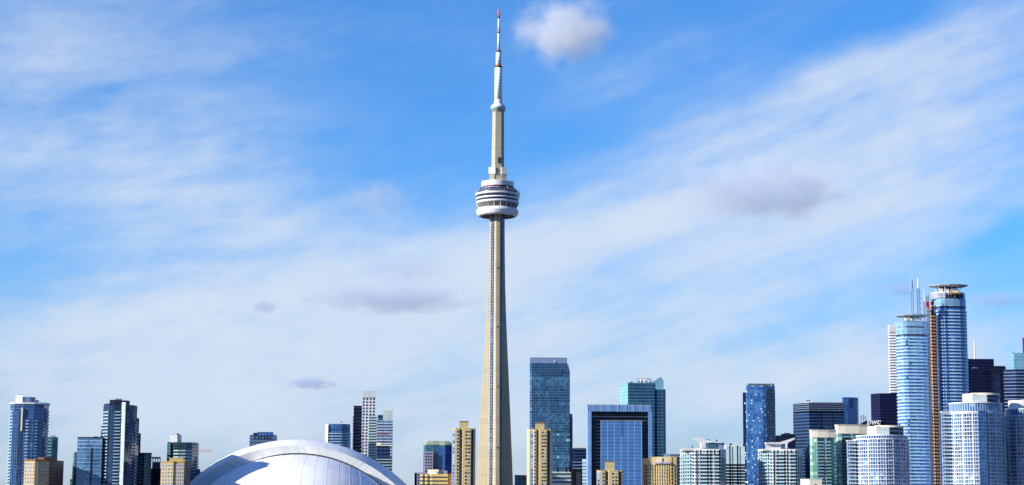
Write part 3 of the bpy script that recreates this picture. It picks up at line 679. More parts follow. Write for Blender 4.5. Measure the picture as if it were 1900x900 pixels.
# distant crane arm
tc = Bld(); tc.Y = 2700; q = PX(358, 838, 2700); tc.base = Vector((q.x, 2700, GROUND)); tc.z = q.z
tc.root = tag(empty('tower_crane', tc.base), 'pale orange crane jib poking out behind the round teal tower', 'crane')
mb = MB(); mb.box((q.x, 2700, (q.z + GROUND) / 2), (2.2, 2.2, q.z - GROUND)); add(tc, mb, 'mast', 'yellow')
a, b = PX(345, 837.5, 2700), PX(394, 837.5, 2700); b.z = a.z + .5
mb = MB(); n = 16
for i in range(n):
    p, q2 = a.lerp(b, i / n), a.lerp(b, (i + 1) / n)
    for o in ((0, 0, 0), (0, 0, 2.0), (0, 1.8, 0)): mb.bar(p + Vector(o), q2 + Vector(o), .5)
    mb.bar(p, q2 + Vector((0, 0, 2.0)), .3); mb.bar(p + Vector((0, 0, 2)), q2, .3)
add(tc, mb, 'jib_lattice', plain('crane_paint', S(228, 170, 120), .6))

# ---------------------------------------------------------------- behind the dome
t = bld('office_tower', 'blue office tower top showing above the left slope of the dome', [(463.5, 0), (488, 0), (514, .5)], 2400, 808, 'f_condo_blue', 24)
bands(t, offset(t.poly, .5), zrange(t, 4, 80, t.z - 2), .8, 'grey', 'floor_band')
vol(t, 'crown_glass', [(478, 0), (507, 0)], 801.5, 'f_blue', dY=3, back=14); vol(t, 'roof_wall', [(470, 0), (478, 0)], 803, 'navy', dY=5, back=10); vol(t, 'roof_wall', [(503, 0), (513, 0)], 806, 'grey', dY=3, back=12)
vol(t, 'roof_wall', [(464, 0), (471, 0)], 806, 'grey', dY=3, back=12)
for x in (472, 479, 484.5, 490, 495.5, 501): vol(t, 'fin', [(x, 0), (x + 1.6, 0)], 808, 'white', dY=-.8, back=1, ybot=816)
t = bld('condominium_tower', 'rounded blue condominium with wrapping balconies behind the dome right side', [(604.5, 8), (609, 1), (618, 0), (634, 0), (645, 2.5), (650, 9)], 2190, 788, 'f_condo_blue', 22)
fz = zrange(t, 3.1, 90, t.z - 8); bands(t, offset(t.poly, 1.2)[:], fz, .9, 'f_rail', 'balcony')
vol(t, 'crown_glass', [(611, .2), (618, -.4), (634, -.4), (645, 2.2), (649.5, 8)], 786.5, 'f_blue', back=10, ybot=795); vol(t, 'end_wall', [(604, 6), (609, .5)], 786.5, 'cream', dY=-1.5, back=4, ybot='ground')
vol(t, 'mechanical_room', [(622, 0), (638, 0)], 783.5, 'white', dY=5, back=8); clutter(t, [(634, 1.2, 781.5)], 'grey')
t = bld('apartment_tower', 'tall white gridded apartment tower with grey louvred top', [(672, 0), (697.5, 0.3)], 2240, 726, 'white', 26)
lp, _, _, _ = vol(t, 'louvre_screen', [(672.3, 0), (697.3, .2)], 725.6, 'f_louvre', dY=-.5, back=20, ybot=737.5)
zs = [t.z - 9.0 - 3.55 * i for i in range(22)]
wins(t, 0, [.12, .36, .62, .86], zs, 2.1, 2.2, 'grey', ('glass_dark', 'glass_dark', 'glass_blue'), .1)
vol(t, 'slab_wing', [(656.5, 1), (671.8, 0)], 752.5, 'f_dark_office2', dY=1, back=20, ybot='ground', label='dark blue slab standing against the white tower')
for yy in range(757, 850, 7):
    for x in (658, 669.3): vol(t, 'window', [(x, 0), (x + 1.4, 0)], yy, 'rail', dY=.6 if x < 660 else -.2, back=.8, ybot=yy + 4.2)
vol(t, 'parapet', [(657, 1), (671, .3)], 751.3, 'cream', dY=1.5, back=8, ybot=752.8)
o, bp, z0, z1 = vol(t, 'balcony_wing', [(684.5, 0), (699, 0)], 771, 'f_teal', dY=-2.5, back=10, ybot='ground')
zs = zrange(t, 3.1, 60, z1 - 1); balconies(t, 0, -.02, 1.02, zs, ['cream', 'f_rail'], 1.4, .4, 1.0, poly=bp)
o, bp, z0, z1 = vol(t, 'balcony_wing', [(655, 0), (658, 0)], 773, 'f_teal', dY=3, back=10, ybot='ground'); balconies(t, 0, 0, .8, zs[:26], ['cream', 'rail'], 1.0, poly=bp)
t = bld('apartment_tower', 'slim glass tower with pale louvred top right of the white gridded tower', [(699, 0), (710.5, 0), (711, .1), (729, .5)], 2300, 780, 'f_pale_glass', 24)
vol(t, 'louvre_screen', [(711, 0), (729, .4)], 761.5, 'f_louvre', dY=.2, back=16); vol(t, 'glass_room', [(701, 0), (710.8, 0)], 769.5, 'f_office_teal', dY=1, back=14)
fz = zrange(t, 3.4, 60, t.z - 2); bands(t, offset(t.poly, .7), fz[::1], 1.0, 'white', 'floor_band')
vol(t, 'red_band', [(699.5, 0), (719, .2)], 804.6, 'red', dY=-.9, back=1.2, ybot=806.2)
t = bld('apartment_block', 'short dark glass block with overhanging pale roof beside the dome', [(698.5, 0), (722, 0), (724, 4)], 2130, 827, 'f_dark_office', 20)
vol(t, 'roof_slab', [(698, 0), (727.5, 0)], 825.3, 'cream', dY=-1.5, back=20, ybot=827.3); vol(t, 'roof_room', [(698.5, 0), (707, 0)], 821.5, 'cream', dY=2, back=10)
o, bp, z0, z1 = vol(t, 'podium_wing', [(698.5, 0), (727.5, 0)], 849, 'f_condo_dark', dY=-3, back=20, ybot='ground')
balconies(t, 0, .0, 1.0, zrange(t, 3.1, 45, z1), ['cream', 'rail'], 1.0, .3, .9, poly=bp)

# ---------------------------------------------------------------- between dome and tower
t = bld('office_tower', 'teal glass office tower with green sloped crown left of the tan tower', [(786, 4), (790, 0), (805, 0), (815, 1), (826, 0), (839, 3), (842, 8)], 2110, 825, 'f_teal', 26)
mb = MB(); mb.prism(offset(t.poly, .2), t.z - .1, t.z + 4.2, top=offset(t.poly, -5)); add(t, mb, 'sloped_crown', 'green_roof')
bands(t, offset(t.poly, .35), [t.z - .6], .7, 'green_roof', 'cornice')
vol(t, 'blue_bay', [(812, .5), (826, -.8), (839, 2)], 829, 'f_blue', back=10, ybot='ground')
M['purple'] = plain('mauve_stone', S(166, 160, 184), .6)
o, bp, z0, z1 = vol(t, 'stone_bay', [(787, 0), (803.5, 0)], 838, 'purple', dY=-4, back=10, ybot='ground')
wins(t, 0, [.22, .5, .78], [z1 - 2.2 - 3.15 * i for i in range(10)], 1.7, 1.9, 'purple', ('glass_dark',), .05, poly=bp)
vol(t, 'red_sign_band', [(832.5, 0), (838.5, 0)], 878, 'red', dY=-4, back=3, ybot=882)
t = bld('office_block', 'low mauve stone block stepping down toward the dome', [(770, 1), (773, 0), (786, 0)], 2090, 876.5, 'purple', 20)
wins(t, 1, [.25, .6, .9], [t.z - 2.4 - 3.15 * i for i in range(7)], 1.7, 1.9, 'purple', ('glass_dark',), .05); vol(t, 'glass_corner', [(769.3, 0), (772.5, 0)], 877, 'f_teal', dY=-.3, back=6, ybot='ground')
t = bld('low_block', 'low sand coloured block with faceted window bands at the tower foot', [(780, 1), (784, 0), (788.5, .8), (793, 0), (797.5, .8), (802, 0), (831, .2)], 1760, 879.5, 'sand', 22)
fz = [t.z - 3.4 - 3.4 * i for i in range(6)]
for i in range(6):
    a, b, d = edge(t.poly, i); nr = Vector((d.y, -d.x)); mb = MB(); p, q = a.lerp(b, .03 if i < 5 else .01), a.lerp(b, .97 if i < 5 else .98)
    mb.prism([tuple(p + nr * .12), tuple(q + nr * .12), tuple(q - nr * .3), tuple(p - nr * .3)], fz[0], fz[0] + 1.2); o = add(t, mb, 'window_band', 'glass_dark')
    for z in fz[1:]: copy(o, (0, 0, z - fz[0]))
vol(t, 'roof_house', [(794, 0), (799, -.6), (814, -.6)], 871, 'cream', dY=5, back=10); vol(t, 'roof_house', [(814, 0), (830, 0)], 873, 'bluegrey', dY=6, back=10); clutter(t, [(806, 5, 874)], 'white', 1.5)
vol(t, 'dark_wing', [(831, 0), (838, .5)], 880, 'brown', dY=.5, back=16, ybot='ground')
for x, y in ((820, 884), (789, 895), (806, 895)):
    pass

def tan_condo(label, x0, x1, ytop, px0, px1, ypent, Y, dark_left):
    """precast apartment tower: recessed dark window strips between sand coloured piers"""
    w = x1 - x0
    if dark_left:
        pts = [(x0, 1.5), (x0 + .15 * w, 0), (x0 + .30 * w, 0), (x0 + .335 * w, 1.7), (x0 + .44 * w, 1.2), (x0 + .46 * w, 0), (x0 + .80 * w, 0), (x0 + .83 * w, 2.5), (x0 + .90 * w, 2.5), (x0 + .92 * w, 1), (x1, 2.2)]
    else:
        pts = [(x0, 4), (x0 + .10 * w, 1.6), (x0 + .26 * w, .8), (x0 + .28 * w, 0), (x0 + .36 * w, 0), (x0 + .40 * w, 1.5), (x0 + .47 * w, 1.0), (x0 + .49 * w, 0), (x0 + .79 * w, 0), (x0 + .82 * w, 2.5), (x0 + .9 * w, 2.5), (x0 + .92 * w, 1), (x1, 2.2)]
    t = bld('apartment_tower', label, pts, Y, ytop, 'sand', 18)
    zs = [t.z - 2.6 - 3.05 * i for i in range(20)]
    t.nw = 0
    if dark_left:
        wins(t, 0, [.5], zs, 2.0, 1.7, 'cream', ('glass_blue', 'blind', 'glass_dark'), .1); wins(t, 1, [.62], zs, 1.5, 1.7, 'cream', ('glass_dark', 'glass_blue'), .05); wins(t, 3, [.5], zs, 1.6, 1.8, 'cream', ('glass_blue', 'glass_dark', 'blind'), .05)
        wins(t, 5, [.42, .78], zs, 1.9, 1.5, 'cream', ('glass_dark', 'glass_dark', 'glass_blue', 'blind'), .05); wins(t, 9, [.5], zs, 1.4, 1.9, 'white', ('blind',), .2, cap=120)
        strips = ((0, 'bluegrey'), (3, 'navy'), (7, 'navy'))
    else:
        wins(t, 1, [.6], zs, 2.0, 1.7, 'cream', ('glass_blue', 'blind'), .1); wins(t, 3, [.5], zs, 1.4, 1.7, 'cream', ('glass_dark', 'glass_blue'), .05); wins(t, 5, [.5], zs, 1.3, 1.8, 'cream', ('glass_blue', 'glass_dark'), .05)
        wins(t, 7, [.42, .78], zs, 1.9, 1.5, 'cream', ('glass_dark', 'glass_dark', 'glass_blue', 'blind'), .05); wins(t, 11, [.5], zs, 1.2, 1.9, 'white', ('blind',), .2, cap=120)
        strips = ((1, 'bluegrey'), (5, 'navy'), (9, 'navy'))
    for i, m in strips:
        a, b, d = edge(t.poly, i); nr = Vector((d.y, -d.x)); mb = MB(); p, q = a.lerp(b, .04), a.lerp(b, .96)
        mb.prism([tuple(p + nr * .04), tuple(q + nr * .04), tuple(q - nr * .4), tuple(p - nr * .4)], GROUND, t.z - 1.2); add(t, mb, 'recess_strip', m)
    o, bp, z0, z1 = vol(t, 'roof_house', [(px0, 0), (px1, 0)], ypent, 'sand', dY=1.2, back=9)
    mb = MB(); mb.prism(offset(bp, .25), z1 - .05, z1 + .75); add(t, mb, 'roof_cap', 'brown', o)
    bands(t, offset(t.poly, .12), [t.z - .2], .6, 'sand', 'parapet'); clutter(t, [(x0 + .2 * w, 1, ytop - 1.6), (x0 + .9 * w, .8, ytop - 1.4)], 'grey')
    return t
tan_condo('sand coloured apartment tower just left of the tall concrete tower', 839, 882.5, 795.5, 852.5, 869.5, 783, 1740, True)
tan_condo('sand coloured apartment tower in front of the tall teal hotel', 978, 1024.5, 797, 993, 1010, 785.5, 1740, False)
tan_condo('shortest sand coloured apartment tower before the blue framed office', 1107, 1157, 873.5, 1122.5, 1140, 857, 1725, True)
t = bld('low_block', 'low teal glass hall between the concrete tower and tan apartments', [(955, 0), (978, 0)], 2150, 882.5, 'f_office_teal', 30)
bands(t, offset(t.poly, .4), [t.z - .2], .8, 'dark', 'parapet')

# ---------------------------------------------------------------- right of the tower: teal hotel, framed office
t = bld('hotel_tower', 'tall teal glass hotel tower with slanted top right of the concrete tower', [(983, 2.5), (987, 0), (1024, 0), (1057.5, 0)], 2330, 690, 'f_ritz', 30)
# slanted crown: the glass leans back up to a grey screen
a0, b0 = Vector(t.poly[1]), Vector(t.poly[3]); z1 = PX(1020, 673.5, 2338).z
mb = MB(); A = offset(t.poly, .05); Bp = [(p[0], p[1] + (8 if p[1] < 2336 else 0)) for p in t.poly]; Bp[1] = (Bp[1][0] - .6, Bp[1][1]); Bp[3] = (Bp[3][0] - 3.2, Bp[3][1])
mb.prism(A, t.z - .02, z1, top=Bp); add(t, mb, 'slanted_crown', 'f_ritz_top')
vol(t, 'roof_screen', [(983.5, 0), (1052.3, 0)], 663, 'bluegrey', dY=9, back=12, ybot=674.5)
antenna(t, 1029, 672.5, 669, .5, 'white', 8); vol(t, 'screen_rail', [(983.2, 0), (1052.6, 0)], 662.6, 'white', dY=8.6, back=.6, ybot=663.6)
vol(t, 'window_panel', [(1002, 0), (1042, 0)], 686.5, 'f_ritz_top', dY=-.5, back=2, ybot=697)
o, bp, z0, z1 = vol(t, 'side_wing', [(1057, 0), (1062.5, 0)], 775, 'f_dark_office', dY=3, back=16, ybot='ground'); balconies(t, 0, .1, 1.0, zrange(t, 3.3, 60, z1), ['grey', 'dark'], .8, .5, .3, poly=bp)
vol(t, 'glass_cap', [(1057, 0), (1062, 0)], 768, 'f_office_teal', dY=5, back=10, ybot=776)
o, bp, z0, z1 = vol(t, 'podium', [(1022, 0), (1059, 0)], 875, 'f_office_teal', dY=-3, back=14, ybot='ground')
bands(t, offset(bp, .4), zrange(t, 4.6, 36, z1), 1.3, 'cream', 'floor_band')
for x in (1034, 1050, 1057): vol(t, 'column', [(x, 0), (x + 2.4, 0)], 866, 'cream', dY=-3.6, back=1.5, ybot=876)
t = bld('office_block', 'blue banded office block with pale roofline beside the teal hotel', [(1062, 0), (1088, 0)], 2500, 832, 'f_dark_office', 24)
vol(t, 'roof_screen', [(1063, 0), (1087.5, 0)], 829.5, 'cream', dY=1, back=14, ybot=831.5); bands(t, offset(t.poly, .5), zrange(t, 4, 80, t.z - 16), 1.2, 'bluegrey', 'floor_band')
t = bld('low_block', 'brown low block with one cream bay beside the blue banded office', [(1060, 0), (1086, 0)], 2370, 872, 'brown', 20)
o, bp, z0, z1 = vol(t, 'cream_bay', [(1069.5, 0), (1077.5, 0)], 876, 'cream', dY=-.8, back=3, ybot='ground')
wins(t, 0, [.3, .72], [z1 - 2.5 - 3.4 * i for i in range(8)], 1.3, 1.5, 'cream', ('glass_dark',), .05, poly=bp)
t = bld('office_block', 'thin pale glass edge building at the left of the blue framed office', [(1080.5, 0), (1088.5, 0)], 2290, 852, 'f_pale_office', 16)
bands(t, offset(t.poly, .3), zrange(t, 4, 45, t.z - 1), .8, 'f_teal', 'window_band')

VY = 2250
t = bld('office_tower', 'blue framed office tower with dark recess around a lower blue glass box', [(1088.5, 4), (1091, 0), (1097.5, 0), (1097.6, 7), (1202, 7), (1202.1, 0), (1209.5, 0)], VY, 764, None, 40)
mb = MB(); zt = PX(1150, 764, VY).z; zr = PX(1150, 752, VY).z
fl = foot([(1088.3, 4), (1091, 0), (1097.5, 0)], VY, 752, 30); fr = foot([(1202.5, 0), (1209.5, .3)], VY, 752, 30)
mb.prism(fl, GROUND, zr - .05); add(t, mb, 'frame_leg', 'f_frame_blue'); mb = MB(); mb.prism(fr, GROUND, zr - .05); add(t, mb, 'frame_leg', 'f_frame_blue')
vol(t, 'recess_wall', [(1096, 0), (1204, 0)], 764, 'f_recess', dY=7, back=30, ybot='ground')
o, bp, z0, z1 = vol(t, 'crown_beam', [(1097.6, 0), (1202.4, 0)], 752.5, 'f_frame_blue', dY=.1, back=30, ybot=763.5)
for k in range(9):
    x = 1091 + 14.6 * k; vol(t, 'fin', [(x, 0), (x + 1.1, 0)], 750.3, 'white', dY=-1.0, back=1.0, ybot=763)
vol(t, 'roof_rail', [(1088.5, 3), (1209, 3)], 750.8, 'grey', back=20, ybot=752.4)
o, bp, z0, z1 = vol(t, 'glass_box', [(1114.5, 0), (1131, 0), (1154, 0), (1191.5, 0)], 781, 'f_inner_blue', dY=-1.5, back=8, ybot='ground')
vol(t, 'roof_strip', [(1114, 0), (1191.8, 0)], 779.8, 'grey', dY=-1.7, back=8, ybot=781)
vol(t, 'vertical_fin', [(1152.6, 0), (1153.6, 0)], 778, 'white', dY=-2.2, back=.5, ybot=810)
a, b = PX(1096.5, 800, VY + 5.6), PX(1203, 800, VY + 5.6); zs = zrange(t, 4.0, 40, PX(1150, 774, VY).z)
mb = MB(); mb.box(((a.x * 5 + b.x * .95) / 5.95, VY + 6.2, zs[0]), ((b.x - a.x) * .165, 1.8, .45)); o = add(t, mb, 'ledge', 'grey')
for z in zs[1:]: copy(o, (0, 0, z - zs[0]))
mb = MB(); mb.box(((a.x + b.x * 9.6) / 10.6, VY + 6.2, zs[0]), ((b.x - a.x) * .105, 1.8, .35)); o = add(t, mb, 'ledge', 'bluegrey')
for z in zs[1:]: copy(o, (0, 0, z - zs[0]))
vol(t, 'beam', [(1097, 0), (1203, 0)], 772.2, 'grey', dY=5.4, back=1.4, ybot=773.8)
for x in (1110, 1119.5, 1122.5, 1126): vol(t, 'exhaust_pipe', [(x, 0), (x + 1.2, 0)], 766 if x < 1115 else 776, 'cream', dY=4.5 if x < 1115 else 1, back=1.2, ybot=772 if x < 1115 else 781)

t = bld('office_tower', 'teal office tower with pointed glass prow rising behind the blue framed office', [(1150.5, 22), (1165.5, 0), (1214, 0), (1218, 1.5), (1231, 1.5), (1235, 6)], 2560, 722, 'f_office_teal', 34)
a, b, d = edge(t.poly, 0); nr = Vector((d.y, -d.x)); mb = MB(); mb.prism([tuple(a + nr * .3), tuple(b + nr * .3), tuple(b - nr * 2), tuple(a - nr * 2)], GROUND, [PX(1150, 716, 2582).z, PX(1165, 709.5, 2560).z, PX(1165, 709.5, 2560).z, PX(1150, 716, 2582).z]); add(t, mb, 'side_glass', 'f_office_teal_lite')
vol(t, 'crown_glass', [(1165.8, 0), (1214, 0)], 710.3, 'f_office_teal', back=14)
f = foot([(1214.2, 1), (1231.3, 1)], 2560, 722, 12); mb = MB()
zz = [PX(1214, 708.5, 2561).z, PX(1226, 699, 2561).z, PX(1231, 706, 2561).z]
xa, xm, xb = PX(1211, 722, 2561).x, PX(1226.5, 722, 2561).x, PX(1231.3, 722, 2561).x
mb.prism([(xa, 2560.6), (xm, 2560.6), (xm, 2573), (xa, 2573)], t.z - .3, [zz[0], zz[1], zz[1], zz[0]]); mb.prism([(xm, 2560.6), (xb, 2560.6), (xb, 2573), (xm, 2573)], t.z - .3, [zz[1], zz[2], zz[2], zz[1]]); add(t, mb, 'prow', 'f_office_teal_lite')
vol(t, 'corner_joint', [(1216.4, 0), (1217.4, 0)], 722, 'f_office_teal_lite', dY=-.3, back=3, ybot='ground')
clutter(t, [(1188, 5, 706), (1200, 3, 706.5), (1208, 4, 707.3), (1172, 2, 708.5)], 'grey', 6)
for x0, x1, y0, y1, xm in ((1178, 1195, 701.8, 700.6, 1189), (1198, 1209, 702.6, 703.6, 1205)):
    a, b = PX(x0, y0, 2566), PX(x1, y1, 2566); c = PX(xm, y0 - .3, 2566); g = PX(xm, 710, 2566)
    mb = MB(); mb.tube(a, b, .8, .9, 6); mb.tube(g, c, .8, .7, 6); add(t, mb, 'window_cleaning_crane', 'cream' if x0 < 1190 else 'grey')

# curved sand hotel with lettering
HY = 1760
t = bld('hotel', 'sand coloured curved hotel with purple lettering and a round emblem near its roof', [(1191.5, 1.5), (1203, 4), (1209, 4.6), (1218, 3.8), (1227, 2.2), (1236, .9), (1243.5, .2), (1246.5, .2), (1246.7, 2.0), (1249, 2.0), (1249.2, 0), (1255, 0), (1262.5, 8)], HY, 850, 'f_sand_strips', 20)
zc = PX(1220, 862, HY).z
mb = MB(); pl = offset(t.poly, .16); zt2 = []
for i, p in enumerate(pl): zt2.append(PX(1200, 852.3, HY).z if i == 0 or i == len(pl) - 1 else (PX(1200, 849.8, HY).z if i == 1 else PX(1220, 847.4, HY).z))
mb.prism(pl, zc, zt2); add(t, mb, 'parapet_wall', 'sand')
a, b, d = edge(t.poly, 11); nr = Vector((d.y, -d.x)); mb = MB(); mb.prism([tuple(a + nr * .4), tuple(b + nr * .4), tuple(b - nr), tuple(a - nr)], GROUND, zt2[5] + .05); add(t, mb, 'dark_end_wall', 'navy')
zs = [zc - 1.9 - 3.1 * i for i in range(8)]
wins(t, 0, [.3, .5, .72], zs, 1.0, 1.5, 'sand', ('glass_dark',), .05); wins(t, 10, [.5], zs, 1.5, 1.6, 'sand', ('glass_dark',), .05)
for i in (2, 3, 4, 5): wins(t, i, [.25, .75], zs, 1.2, 1.5, 'sand', ('glass_dark', 'glass_teal', 'glass_dark'), .05, cap=120)
vol(t, 'roof_house', [(1232, 0), (1243, -.5), (1262, .5)], 843, 'bluegrey', dY=9, back=8); vol(t, 'roof_cap', [(1231, 0), (1243, -.7), (1262.6, .5)], 842.2, 'grey', dY=8.6, back=9, ybot=843.6)
for k in range(9): vol(t, 'roof_stub', [(1212 + 2.3 * k, 0), (1212.9 + 2.3 * k, 0)], 845.6, 'cream', dY=5, back=1, ybot=849)
def text_obj(name, s, loc, size, rz, mat, depth=.12, shear=0.0, bold=0.0, sx=1.0):
    cu = bpy.data.curves.new(name, 'FONT'); cu.body = s; cu.size = size; cu.extrude = depth; cu.align_x = 'CENTER'; cu.align_y = 'CENTER'; cu.shear = shear; cu.offset = bold
    o = bpy.data.objects.new(name, cu); col.objects.link(o)
    me = bpy.data.meshes.new_from_object(o.evaluated_get(bpy.context.evaluated_depsgraph_get())); bpy.data.objects.remove(o)
    me.transform(Matrix.Rotation(R(90), 4, 'X')); me.transform(Matrix.Diagonal((sx, 1, 1, 1)))
    me.materials.clear(); me.materials.append(M[mat]); o = bpy.data.objects.new(name, me); col.objects.link(o); o.location = loc; o.rotation_euler = (0, 0, rz); return o
pa, pb = Vector(t.poly[2]), Vector(t.poly[6]); dd = (pb - pa).normalized(); rz = math.atan2(dd.y, dd.x); mid = (pa + pb) / 2
zl = PX(1226, 858.6, HY).z
o = text_obj('lettering', 'INTERCONTINENTAL', Vector((mid.x + .2, mid.y - 1.9, zl)) - t.base, 2.0, rz, 'lilac', .25, 0, .05, 1.0); o.parent = t.root
sc_w = max(v.co.x for v in o.data.vertices) - min(v.co.x for v in o.data.vertices); k = (pb - pa).length * .96 / sc_w
o.data.transform(Matrix.Diagonal((k, 1, 1.35, 1)))
mb = MB(); ec = Vector((mid.x - .6, mid.y - 1.6, PX(1225, 853, HY).z)); mb.tube(ec + Vector((0, -.3, 0)), ec + Vector((0, .2, 0)), 1.9, n=24)
e = add(t, mb, 'emblem', 'white'); e.scale = (.82, 1, 1.25); q = ec - t.base; e.location = (q.x * (1 - .82), 0, q.z * (1 - 1.25))

# white balcony condominium pair with sweeping roof wings
def white_condo(label, x0, w, ytop, Y, mir, ys):
    def xs(f): return x0 + w * (1 - f if mir else f)
    pts = [(.0, 12), (.10, 8), (.24, 4.2), (.36, 2.6), (.44, 2.0), (.60, 1.0), (.68, .6), (.74, .3), (.86, 0), (1.0, 2.6)] if not mir else None
    P_ = [(xs(f), dy) for f, dy in pts]
    if mir: P_ = P_[::-1]
    t = bld('condominium_block', label, P_, Y, ytop, 'f_white_condo2', 20, group='white balcony condominiums with winged roofs')
    n = len(P_); zs = zrange(t, 3.0, 36, t.z - 1)
    E = lambda i: (n - 2 - i) if mir else i
    bands(t, offset(t.poly, .35), zs, 1.0, 'white', 'floor_band')
    bands(t, offset(t.poly, .3), [t.z - .6], 1.5, 'white', 'parapet')
    for i in (0, 1): balconies(t, E(i), .05, .95, zs[:-1], ['white', 'rail'], 1.5, .3, 1.0)
    for i in (4, 7): balconies(t, E(i), .04, .96, zs[:-1], ['white', 'f_rail'], 1.3, .35, .8)
    for i in (4, 7):
        a, b, d = edge(t.poly, E(i)); nr = Vector((d.y, -d.x)); p, q = a.lerp(b, .06), a.lerp(b, .94)
        mb = MB(); mb.prism([tuple(p + nr * .1), tuple(q + nr * .1), tuple(q - nr), tuple(p - nr)], GROUND, t.z - 3); add(t, mb, 'balcony_wall', 'f_teal_dark')
    for f in (.36, .445, .60, .67, .755, .86):
        x = xs(f); vol(t, 'pier', [(x - 1.0, 0), (x + 1.0, 0)], ytop, 'white', dY=max(0, 2.6 - 5.2 * (f - .36)) - .75, back=1.2, ybot='ground')
    balconies(t, E(8), .05, .95, zs[:-2], ['grey', 'rail'], 1.6, .3, 1.0)
    # stepped penthouse and wing
    def span(f0, f1): a, b = xs(f0), xs(f1); return (min(a, b), max(a, b))
    for f0, f1, y, dY, m in ys:
        x_, y_ = span(f0, f1); vol(t, 'penthouse', [(x_, 0), (y_, 0)], y, m, dY=dY, back=9)
    return t, xs
def wing(t, pts, dY, dep, thick_pts):
    """a swept roof wing: profile in pixels, extruded in depth"""
    Y = t.Y + dY; f = [PX(x, y, Y) for x, y in pts]; n = len(f); mb = MB(); g = [p + Vector((0, dep, 0)) for p in f]
    mb.face(f); mb.face(g[::-1])
    for i in range(n): mb.face([f[i], g[i], g[(i + 1) % n], f[(i + 1) % n]])
    add(t, mb, 'roof_wing', 'white')
t, xs = white_condo('white balcony condominium whose roof wing sweeps up to the left', 1262.5, 84, 835, 1690, False,
    [(.02, .14, 837, 4, 'white'), (.03, .5, 831.5, 3, 'white'), (.62, .80, 820, 2, 'f_teal'), (.80, .97, 821.5, 2.6, 'bluegrey'), (.50, .63, 820, 2.4, 'white')])
wing(t, [(1288, 813), (1289, 815), (1299, 820.5), (1301.5, 824), (1301, 831), (1309.5, 831), (1309.5, 822), (1322, 821), (1338, 822), (1338, 819.8), (1323, 819), (1309, 815.5), (1297, 810)], 1.2, 9, None)
for x, y in ((1311.5, 814.5), (1316.5, 815.3), (1329.5, 815.8)): clutter(t, [(x, 1.2, y)], 'cream', 5)
clutter(t, [(1284.5, .8, 826.5)], 'cream', 5)
t, xs = white_condo('white balcony condominium whose roof wing sweeps up to the right', 1407, 81, 835, 1700, False,
    [(.02, .14, 837, 4, 'white'), (.10, .34, 833, 3, 'white'), (.16, .54, 822, 3.4, 'white'), (.52, .68, 823, 2, 'f_teal')])
wing(t, [(1474.5, 812), (1474.5, 815), (1463, 821), (1461, 824), (1461, 832), (1457.5, 832), (1457.5, 823.5), (1447, 824.5), (1421, 823.5), (1421, 821), (1447, 820.5), (1456, 817.5)], 1.2, 9, None)
for x in (1445, 1451): clutter(t, [(x, .9, 819)], 'cream', 5)

t = bld('office_block', 'pale glass office block with cream floor lines beside the blue crystal tower', [(1338, 3), (1346, 0), (1382, 0)], 1990, 827, 'f_pale_office', 24)
zs = [PX(1360, y, 1990).z for y in (861, 866.5, 872, 877.5, 883, 888.5, 894, 899.5, 905)]
for z in zs:
    mb = MB(); mb.prism(offset(t.poly, .12), z - 2.0, z); add(t, mb, 'window_band', 'f_dark_office2')
for x in (1353, 1367.3): vol(t, 'pilaster', [(x, 0), (x + 2.4, 0)], 826.5, 'conc_grey', dY=-1, back=1.6, ybot='ground')
vol(t, 'parapet', [(1346, 0), (1381, 0)], 825.8, 'cream', dY=.4, back=14); clutter(t, [(1356, 2.5, 823)], 'cream'); vol(t, 'pier', [(1378.5, 0), (1381, 0)], 824, 'cream', dY=-.6, back=3)

t = bld('office_tower', 'blue crystal glass tower speckled with painted light glints and a dark right side', [(1384, 1), (1385.5, 0), (1415, 0), (1421, 0.8), (1437.5, 16)], 2210, 715, 'f_crystal', 22)
a, b, d = edge(t.poly, 3); nr = Vector((d.y, -d.x)); mb = MB(); mb.prism([tuple(a + nr * .3), tuple(b + nr * .3), tuple(b - nr), tuple(a - nr)], GROUND, t.z - 3); add(t, mb, 'dark_side', 'f_crystal_dark')
vol(t, 'dark_wing', [(1378, 3), (1385, 2)], 728, 'f_crystal_dark', back=14, ybot='ground')
bands(t, offset(t.poly, .25), [t.z - .4], .8, 'bluegrey', 'parapet')
for k in range(13): vol(t, 'roof_post', [(1388 + 3.3 * k, 0), (1389.6 + 3.3 * k, 0)], 712.3, 'dark', dY=1.5, back=1.5, ybot=715.2)
vol(t, 'roof_rail', [(1387, 0), (1432, 1)], 711.6, 'grey', dY=1.2, back=10, ybot=712.6); vol(t, 'roof_box', [(1432, 0), (1436.5, 1)], 711.6, 'white', dY=6, back=5)

t = bld('office_tower', 'broad dark blue office tower with slatted crown and rooftop masts', [(1471.5, 26), (1501.5, 0), (1565.5, 0), (1567, 2)], 2430, 766, 'f_dark_office', 36)
o, bp, z0, z1 = vol(t, 'slatted_crown', [(1471.5, 26), (1501.5, 0), (1566, 0)], 747, 'f_dark_office2', back=36)
zz = zrange(t, 2.6, z0 + 1, z1 - 1); bands(t, offset(bp, .4), zz, .6, 'bluegrey', 'slat', o)
vol(t, 'parapet', [(1471.5, 26), (1501.5, 0), (1566, 0)], 746.3, 'grey', dY=-.2, back=30, ybot=747.2)
for x in (1523, 1545): vol(t, 'pilaster', [(x, 0), (x + .9, 0)], 766, 'f_blue', dY=-.4, back=1, ybot='ground')
for x, y in ((1495, 739), (1499.5, 737), (1504, 739.5), (1506, 741)): antenna(t, x, 748, y, .55, 'white', 6)
for x in (1497, 1502): vol(t, 'antenna_dish', [(x - 1.3, 0), (x + 1.3, 0)], 742, 'white', dY=5.5, back=2, ybot=744.5)
